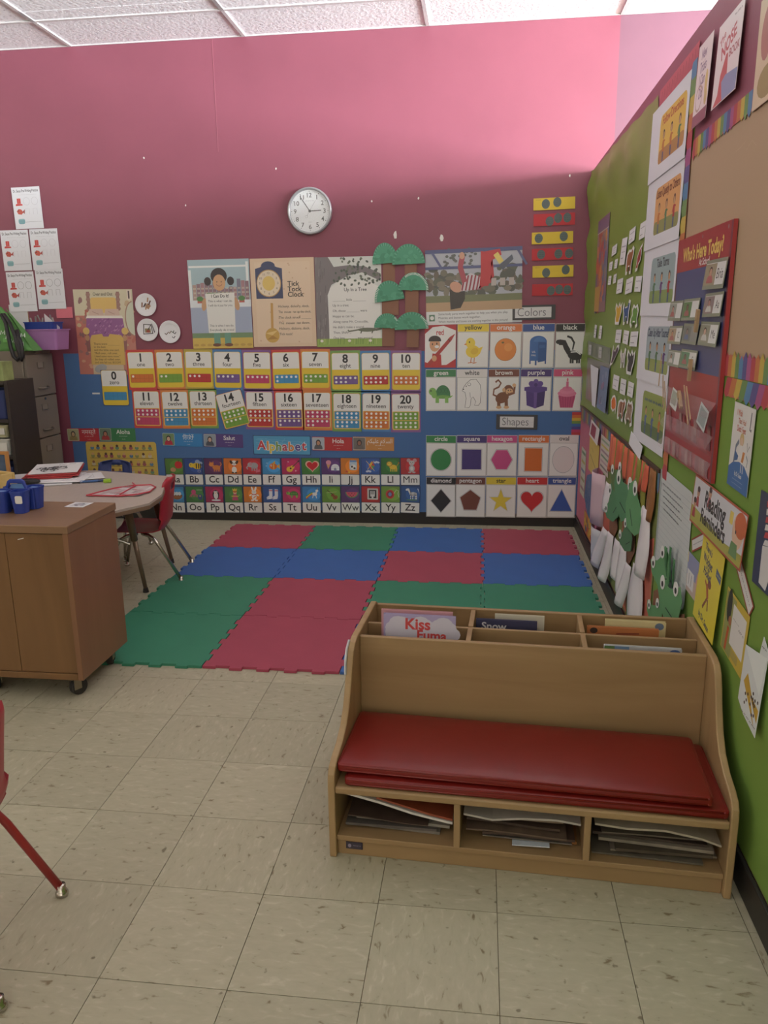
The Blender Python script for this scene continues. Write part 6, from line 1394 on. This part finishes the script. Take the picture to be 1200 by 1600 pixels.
# ================================================================== TABLE AND CHAIRS
tb = empty('school_table', (-.9, 2.6, 0)); tag(tb, 'grey laminate activity table with tapered steel legs', 'table')
TP = [(-.56, 1.90), (-.345, 2.215), (-.25, 2.385), (-.268, 2.60), (-.44, 3.115), (-.72, 3.20), (-1.0, 3.275), (-1.3, 3.2), (-1.62, 2.9), (-1.62, 2.3), (-1.38, 1.92)]
def inset(P, s): cx, cy = -.9, 2.6; return [((x-cx)*s, (y-cy)*s) for x, y in P]
MB().prism(inset(TP, 1.0), 2, .548, .5605).build('table_top', GREYLAM, tb, bevel=.001)
MB().prism(inset(TP, 1.004), 2, .527, .5478).build('edge_band', EDGE, tb, bevel=.003)
for (x0, y0), (x1, y1) in (((-.43, 2.50), (-.395, 2.572)), ((-.50, 2.99), (-.462, 3.12)), ((-1.38, 2.85), (-1.46, 2.95)), ((-1.35, 2.3), (-1.42, 2.2))):
    p0 = Vector((x0+.9, y0-2.6, .527)); p1 = Vector((x1+.9, y1-2.6, .02)); m_ = p0.lerp(p1, .42)
    l = MB().cone(p0, m_, .025, .019, 14).build('leg', BROWNST, tb, smooth=True)
    MB().cone(p0.lerp(p1, .40), p1, .0145, .0115, 12).build('leg_insert', BROWNST, l, smooth=True)
    MB().cone((p1.x, p1.y, 0), (p1.x, p1.y, .028), .017, .012, 12).build('foot', RUBBER, l)
MB().tube([(-.43+.9, 2.50-2.6, .30), (-.75+.9, 2.42-2.6, .45), (-.9+.9, 2.4-2.6, .524)], .008, 8).build('brace', CHROME, tb)

def chair(name, loc, rz, s, shellm, legm, lab, hole=True, ws=1.0):
    e = empty(name, (loc[0], loc[1], loc[2] if len(loc) > 2 else 0), rz); tag(e, lab, 'chair')
    P = [(-.195, .268), (-.18, .290), (-.10, .290), (-.02, .284), (.05, .283), (.095, .296), (.120, .335), (.130, .38), (.136, .42), (.142, .46), (.148, .50), (.155, .545), (.163, .585), (.168, .600)]
    nv = 12
    def fn(u, v):
        t = u*(len(P)-1); i = min(int(t), len(P)-2); f = t-i
        x = P[i][0]*(1-f)+P[i+1][0]*f; z = P[i][1]*(1-f)+P[i+1][1]*f
        hw = .165-.018*max(0, (u-.4)/.6)
        if u > .86: hw *= math.sqrt(max(.12, 1-((u-.86)/.15)**2))
        if u < .1: hw *= .92+.08*u/.1
        a = (v-.5)*2; y = a*hw
        cv = .018*abs(a)**3
        if u < .4: z += cv
        elif u > .5: x -= cv*1.8
        else: z += cv*.5; x -= cv*.9
        return (x*s, y*s*ws, z*s)
    sk = (lambda i, j: 21 <= i <= 22 and 4 <= j <= 7) if hole else None
    MB().grid(fn, 26, nv, sk).build('seat_shell', shellm, e, smooth=True, solid=.005*s)
    for sx in (-1, 1):
        for sy in (-1, 1):
            xt = .03 if sx > 0 else -.10
            pts = [(xt-sx*.05, sy*.10, .279), (xt, sy*.15, .277), (xt+sx*.03, sy*.165, .262), (xt+sx*.055, sy*.169, .225), (.2*sx, sy*.176, .02)]
            l = MB().tube([tuple(q*s for q in p) for p in pts], .0105*s, 10).build('leg', legm, e, smooth=True)
            g = MB().lathe([(0, 0), (.012, .0), (.0165, .004), (.017, .010), (.014, .016), (.0115, .018), (.0115, .034), (0, .034)], n=16).build('glide', CHROME, l, smooth=True); g.location = (.2*sx*s, sy*.176*s, 0)
    MB().tube([(-.07*s, -.13*s, .278*s), (-.07*s, .13*s, .278*s)], .008*s, 8).build('seat_bar', legm, e)
    return e
chair('school_chair', (-.49, 2.90), math.radians(10.4), 1.0, RPLAST, CHROME, 'red plastic school chair with chrome legs tucked under the table')
chair('school_chair', (-.945, 3.325), math.radians(90), .99, BPLAST, CHROME, 'navy plastic school chair behind the far side of the table', ws=.78)
chair('school_chair', (.211, .043), math.radians(7.7), 1.0, RPLAST, REDPNT, 'red school chair with dark red legs, cut by left frame edge')

# ---- things on the table
ZT = .561
c = None
pile = [((-1.27, 3.02), .215, .28, .5, (214, 212, 214)), ((-1.08, 2.86), .215, .28, -1.15, (226, 226, 228)), ((-.97, 3.02), .215, .28, -1.0, (222, 222, 224)), ((-1.12, 3.04), .215, .28, -.2, (218, 216, 220)), ((-1.02, 2.93), .21, .275, -1.35, (230, 230, 232))]
PN = ['furthest left', 'nearest the camera', 'furthest right', 'mostly under the folders', 'on top of the others']
for k, (p, w_, h_, rz, q) in enumerate(pile):
    c = Card('worksheet_page', FH(p[0], p[1], ZT+.0022*k, rz), w_, h_, q, t=.0018); c.part('lettering')
    for r_ in range(4): c.scrib(-w_*.4, w_*.2, h_*.3-.025*r_, .006, (150, 150, 156))
    c.done('white page of the loose papers under the red folders, %s' % PN[k], 'paper', 'loose papers on the table')
for k, (x, y, rz) in enumerate(((-1.17, 3.08, .30), (-1.15, 3.09, .40), (-1.16, 3.10, .34))):
    e = MB().box((0, 0, .004), (.29, .365, .007), 0).build('folder', mat('red_folder', (176, 60, 62), .4), bevel=.002); e.location = (x, y, ZT+.0135+.0085*k); e.rotation_euler = (0, 0, rz)
    tag(e, 'red folder in the stack at the back of the table, %s' % ['bottom', 'middle', 'top'][k], 'folder', 'red folders on the table')
c = Card('colouring_page', FH(-1.16, 3.11, ZT+.0405, .38), .28, .355, (228, 228, 228), t=.003); c.part('picture')
for k in range(14): x = random.uniform(-.09, .09); y = random.uniform(-.1, .1); c.A(x, y, random.uniform(.015, .04), random.uniform(.02, .05), .009, (56, 56, 60), n=12)
c.scrib(.0, .1, .13, .03, (70, 70, 74)); c.done('black and white colouring page on top of the red folders', 'paper')
o = MB().lathe([(0, 0), (.05, 0), (.06, .008), (.058, .018), (.045, .024), (0, .025)], n=24, sx=1.25, sy=.55).build('felt_eraser', BLACKP, None, (-1.17, 2.80, ZT+.009), .1, smooth=True); tag(o, 'black oval eraser in front of the white papers on the table', 'eraser')
mk = empty('marker', (-.815, 2.89, ZT+.008)); mk.rotation_euler = (0, 0, .42); tag(mk, 'blue marker with light blue end lying on the table', 'marker')
MB().cone((-.07, 0, 0), (.03, 0, 0), .007, .007, 12).build('barrel', mat('blue_barrel', (60, 96, 150), .35), mk); MB().cone((.03, 0, 0), (.07, 0, 0), .0075, .0065, 12).build('cap', mat('dark_blue_cap', (44, 64, 110), .35), mk)
o = MB().bx(-.022, .022, -.018, .018, 0, .02).build('sharpener', mat('lime_plastic', (160, 200, 60), .4), None, (-.725, 2.895, ZT+.001), .4, bevel=.004); tag(o, 'lime green sharpener at the end of the blue marker', 'sharpener')
# clear pouch with red edging
po = empty('zip_pouch', (-.47, 2.68, ZT)); tag(po, 'clear zip pouch with red edging lying at the table corner', 'pouch')
pp = [(-.19, -.165), (-.125, .03), (-.05, .11), (.05, .135), (.10, .08), (.12, -.05), (.085, -.115), (.0, -.165)]
MB().tube([(x, y, .006) for x, y in pp]+[(pp[0][0], pp[0][1], .006)], .0045, 6).build('red_edging', mat('red_edging', (190, 60, 74), .4), po)
MB().tube([(-.05, .11, .022), (.02, .0, .03), (.0, -.16, .014)], .004, 6).build('red_edging', mat('red_edging', (190, 60, 74), .4), po)
c = Card('clear_film', (Vector((0, 0, .003)), Vector((1, 0, 0)), Vector((0, 1, 0))), .2, .2, (196, 184, 184), t=.001, parent=po, poly=pp, m=LAMIN); c.part('contents')
for k in range(26):
    x = random.uniform(-.11, .08); y = random.uniform(-.13, .08)
    c.P([(x-.035, y-.018), (x+.03, y-.024), (x+.04, y+.018), (x-.02, y+.022)], random.choice([(226, 224, 222), (190, 70, 84), (120, 110, 116), (230, 230, 230), (96, 88, 94), (206, 120, 126)]))
c.done()
MB().grid(lambda u, v: (-.13+.2*u, -.12+.2*v, .005+.022*math.sin(PI*u)*math.sin(PI*v)+.004*math.sin(9*u+5*v)), 12, 10).build('top_film', CLEAR, po, smooth=True)
# tray and frame at the left end
ty = empty('wooden_tray', (-1.36, 2.60, ZT), -.39); tag(ty, 'pale wooden tray with rounded rim at the left of the table', 'tray')
MB().bx(-.16, .16, -.14, .14, 0, .012).build('base', TANW, ty)
for a in ((-.16, .16, -.14, -.125), (-.16, .16, .125, .14), (-.16, -.145, -.125, .125), (.145, .16, -.125, .125)): MB().bx(*a, .0, .10).build('rim', TANW, ty, bevel=.006)
pf = empty('picture_stand', (-1.465, 2.95, ZT)); tag(pf, 'small orange wooden picture frame with blue picture behind the tray', 'frame')
for a in ((-.09, .09, 0, .018, 0, .02), (-.09, .09, 0, .018, .15, .17), (-.09, -.07, 0, .018, .02, .15), (.07, .09, 0, .018, .02, .15)): MB().bx(*a).build('rail', mat('orange_wood', (190, 136, 76), .45), pf, bevel=.002)
MB().bx(-.07, .07, .008, .012, .02, .15).build('picture', mat('frame_picture', (84, 104, 130), .4, noise=(14, .3)), pf)

# ================================================================== FILE CABINET CORNER
fc = empty('file_cabinet', (-1.69, 3.77, 0)); tag(fc, 'taupe four-drawer steel file cabinet beside the back wall', 'cabinet')
MB().bx(-.61, -.02, 0, .375, .0, 1.30).build('body', TAUPE, fc, bevel=.004)
for k in range(4):
    zt = 1.272-.3*k
    d = MB().bx(-.02, 0, .012, .363, zt-.292, zt).build('drawer', TAUPE, fc, bevel=.003)
    MB().tube([(0, .13, zt-.235), (.022, .14, zt-.238), (.024, .19, zt-.24), (.022, .24, zt-.238), (0, .25, zt-.235)], .006, 8).build('handle', TAUPE2, d, smooth=True)
    MB().bx(0, .004, .15, .155, zt-.10, zt-.055).bx(0, .004, .225, .23, zt-.10, zt-.055).bx(0, .004, .155, .225, zt-.10, zt-.095).build('label_holder', TAUPE2, d)
    MB().bx(0, .0015, .157, .223, zt-.094, zt-.06).build('label_slip', mat('taupe_slip', (142, 132, 120), .6), d)
o = MB().cone((0, .2, .955), (.006, .2, .955), .009, .009, 14).build('lock', CHROME, fc)
MB().bx(-.001, .002, .14, .235, 1.282, 1.296).build('badge', mat('badge_steel', (110, 102, 94), .4, .4), fc)
pb = empty('plastic_bin', (-1.665, 4.04, 1.3015)); tag(pb, 'purple plastic bin on the file cabinet corner', 'bin')
tub(-.135, .135, -.10, .10, .145, .004, .016).build('shell', PURPLE, pb)
bb_ = empty('plastic_bin', (-1.68, 4.045, 1.332)); tag(bb_, 'blue plastic bin nested inside the purple bin', 'bin')
tub(-.112, .112, -.08, .08, .165, .004, .012).build('shell', CADDYB, bb_)
for k in range(7):
    x = -1.77+.028*k; o = MB().tube([(x, 4.03+.01*(k % 3), 1.34), (x+.008, 4.03+.01*(k % 3), 1.50), (x+.012*(k % 2), 4.035, 1.525+.01*(k % 3))], .006, 6).build('spoon_handle', mat('grey_plastic_sticks', (150, 146, 142), .4)); tag(o, 'grey stick poking out of the blue bin, %s of seven' % ['first from the left', 'second from the left', 'third from the left', 'middle', 'fifth from the left', 'sixth from the left', 'rightmost'][k],  'stick', 'sticks in the blue bin')
c = Card('folded_card', (Vector((-1.61, 4.03, 1.47)), Vector((1, 0, 0)), Vector((0, 0, 1))), .12, .17, (222, 214, 220), t=.001, poly=[(-.05, -.085), (.06, -.085), (.06, -.01), (-.048, .085)]); c.part('lettering')
for k in range(3): c.scrib(-.03, .03-.01*k, .0-.02*k, .006, (150, 140, 150))
c.done('white folded card standing in the blue bin', 'card')
bg = empty('tote_bag', (-1.69, 3.77, 1.301)); tag(bg, 'green woven tote bag with black handles on the file cabinet', 'bag')
def bagfn(u, v):
    x0, x1 = -.50, .052; ap = -.19
    x = (x0+(x1-x0)*u)*(1-v)+(ap+.06*(u-.5))*v; bul = .012*math.sin(7*u+3*v)*math.sin(PI*v)
    return x, bul
fr_ = lambda u, v: (bagfn(u, v)[0], .03+.075*v+bagfn(u, v)[1]-.03*math.sin(PI*u)*(1-v), .302*v*(.94+.06*math.sin(5*u)))
bk_ = lambda u, v: (bagfn(u, v)[0], .155-.045*v+.02*math.sin(PI*u)*(1-v), .302*v*(.94+.06*math.sin(5*u)))
m_ = MB().grid(fr_, 14, 10); m_.build('front_panel', BAGG, bg, smooth=True, solid=.002)
MB().grid(bk_, 14, 10).build('back_panel', BAGG, bg, smooth=True, solid=.002)
MB().grid(lambda u, v: (.052+(-.16-.052)*v, .03+.075*v+u*(.125-.12*v), .29*v), 6, 10).build('gusset', BAGG, bg, smooth=True)
for dx in (0, .05):
    MB().tube([(-.17+dx*.4, .06, .25), (-.13+dx*.6, .035, .19), (-.10+dx, .0, .10), (-.085+dx, -.014, .03), (-.07+dx, -.016, -.035), (-.045+dx*.6, -.016, -.062), (-.02+dx*.4, -.016, -.03), (-.02+dx*.3, -.012, .05), (-.05, .03, .14)], .013, 8).build('handle', BLACKP, bg, smooth=True)
c = Card('bag_print', (Vector((-.13, .004, .075)), Vector((1, .0, 0)), Vector((0, .25, .968))), .03, .03, (112, 182, 92), t=.001, parent=bg); c.part('lettering')
for k, (x, y) in enumerate(((-.02, .05), (.02, .02), (.055, -.01), (.12, -.03), (.13, .03))): c.S([(x-.015, y-.012), (x-.01, y+.016), (x+.002, y-.006), (x+.014, y+.016), (x+.016, y-.012)], .008, (222, 230, 222))
c.S([(-.09, .0), (-.06, .03), (-.03, -.02), (-.06, -.05)], .007, (60, 84, 60), True); c.done()

sh = empty('book_shelf', (-1.62, 3.42, 0)); tag(sh, 'dark open shelf unit in front of the file cabinet side', 'shelf')
MB().bx(-.025, 0, 0, .31, 0, 1.12).build('side_panel', DKSHELF, sh, bevel=.002); MB().bx(-.70, -.675, 0, .31, 0, 1.12).build('side_panel', DKSHELF, sh, bevel=.002)
for z in (.03, .34, .60, .845, 1.095): MB().bx(-.675, -.025, 0, .31, z, z+.022).build('shelf_board', DKSHELF, sh, bevel=.002)
MB().bx(-.675, -.025, .30, .31, .0, 1.1).build('back_panel', DKSHELF, sh)
def sbin(lab, x0, x1, z, h, m, lbl=None, y0=.03, y1=.27):
    e = empty('storage_bin', (-1.62, 3.42, z)); tag(e, lab, 'bin'); tub(x0, x1, y0, y1, h, .004, .012).build('shell', m, e)
    if lbl: MB().bx(x1-.075, x1-.02, y0-.001, y0+.002, h*.25, h*.75).build('paper_label', WHITE_P, e)
    return e
sbin('navy storage bin on the upper level of the dark shelf', -.30, -.045, .868, .19, BPLAST)
sbin('grey-white storage bin with label on the middle shelf', -.34, -.055, .623, .11, CHWHITE, 1)
sbin('pale storage bin with yellow tint stacked on the grey-white bin', -.33, -.06, .742, .085, mat('cream_plastic', (200, 196, 160), .4), 1)
sbin('navy storage bin low on the dark shelf', -.32, -.05, .363, .18, BPLAST)
o = MB().bx(-.09, .0, -.06, .06, 0, .125).build('picture_box', mat('olive_box', (156, 170, 110), .5, noise=(12, .3)), None, (-1.665, 3.52, 1.1175), 0, bevel=.003); tag(o, 'pale green patterned box on top of the dark shelf', 'box')
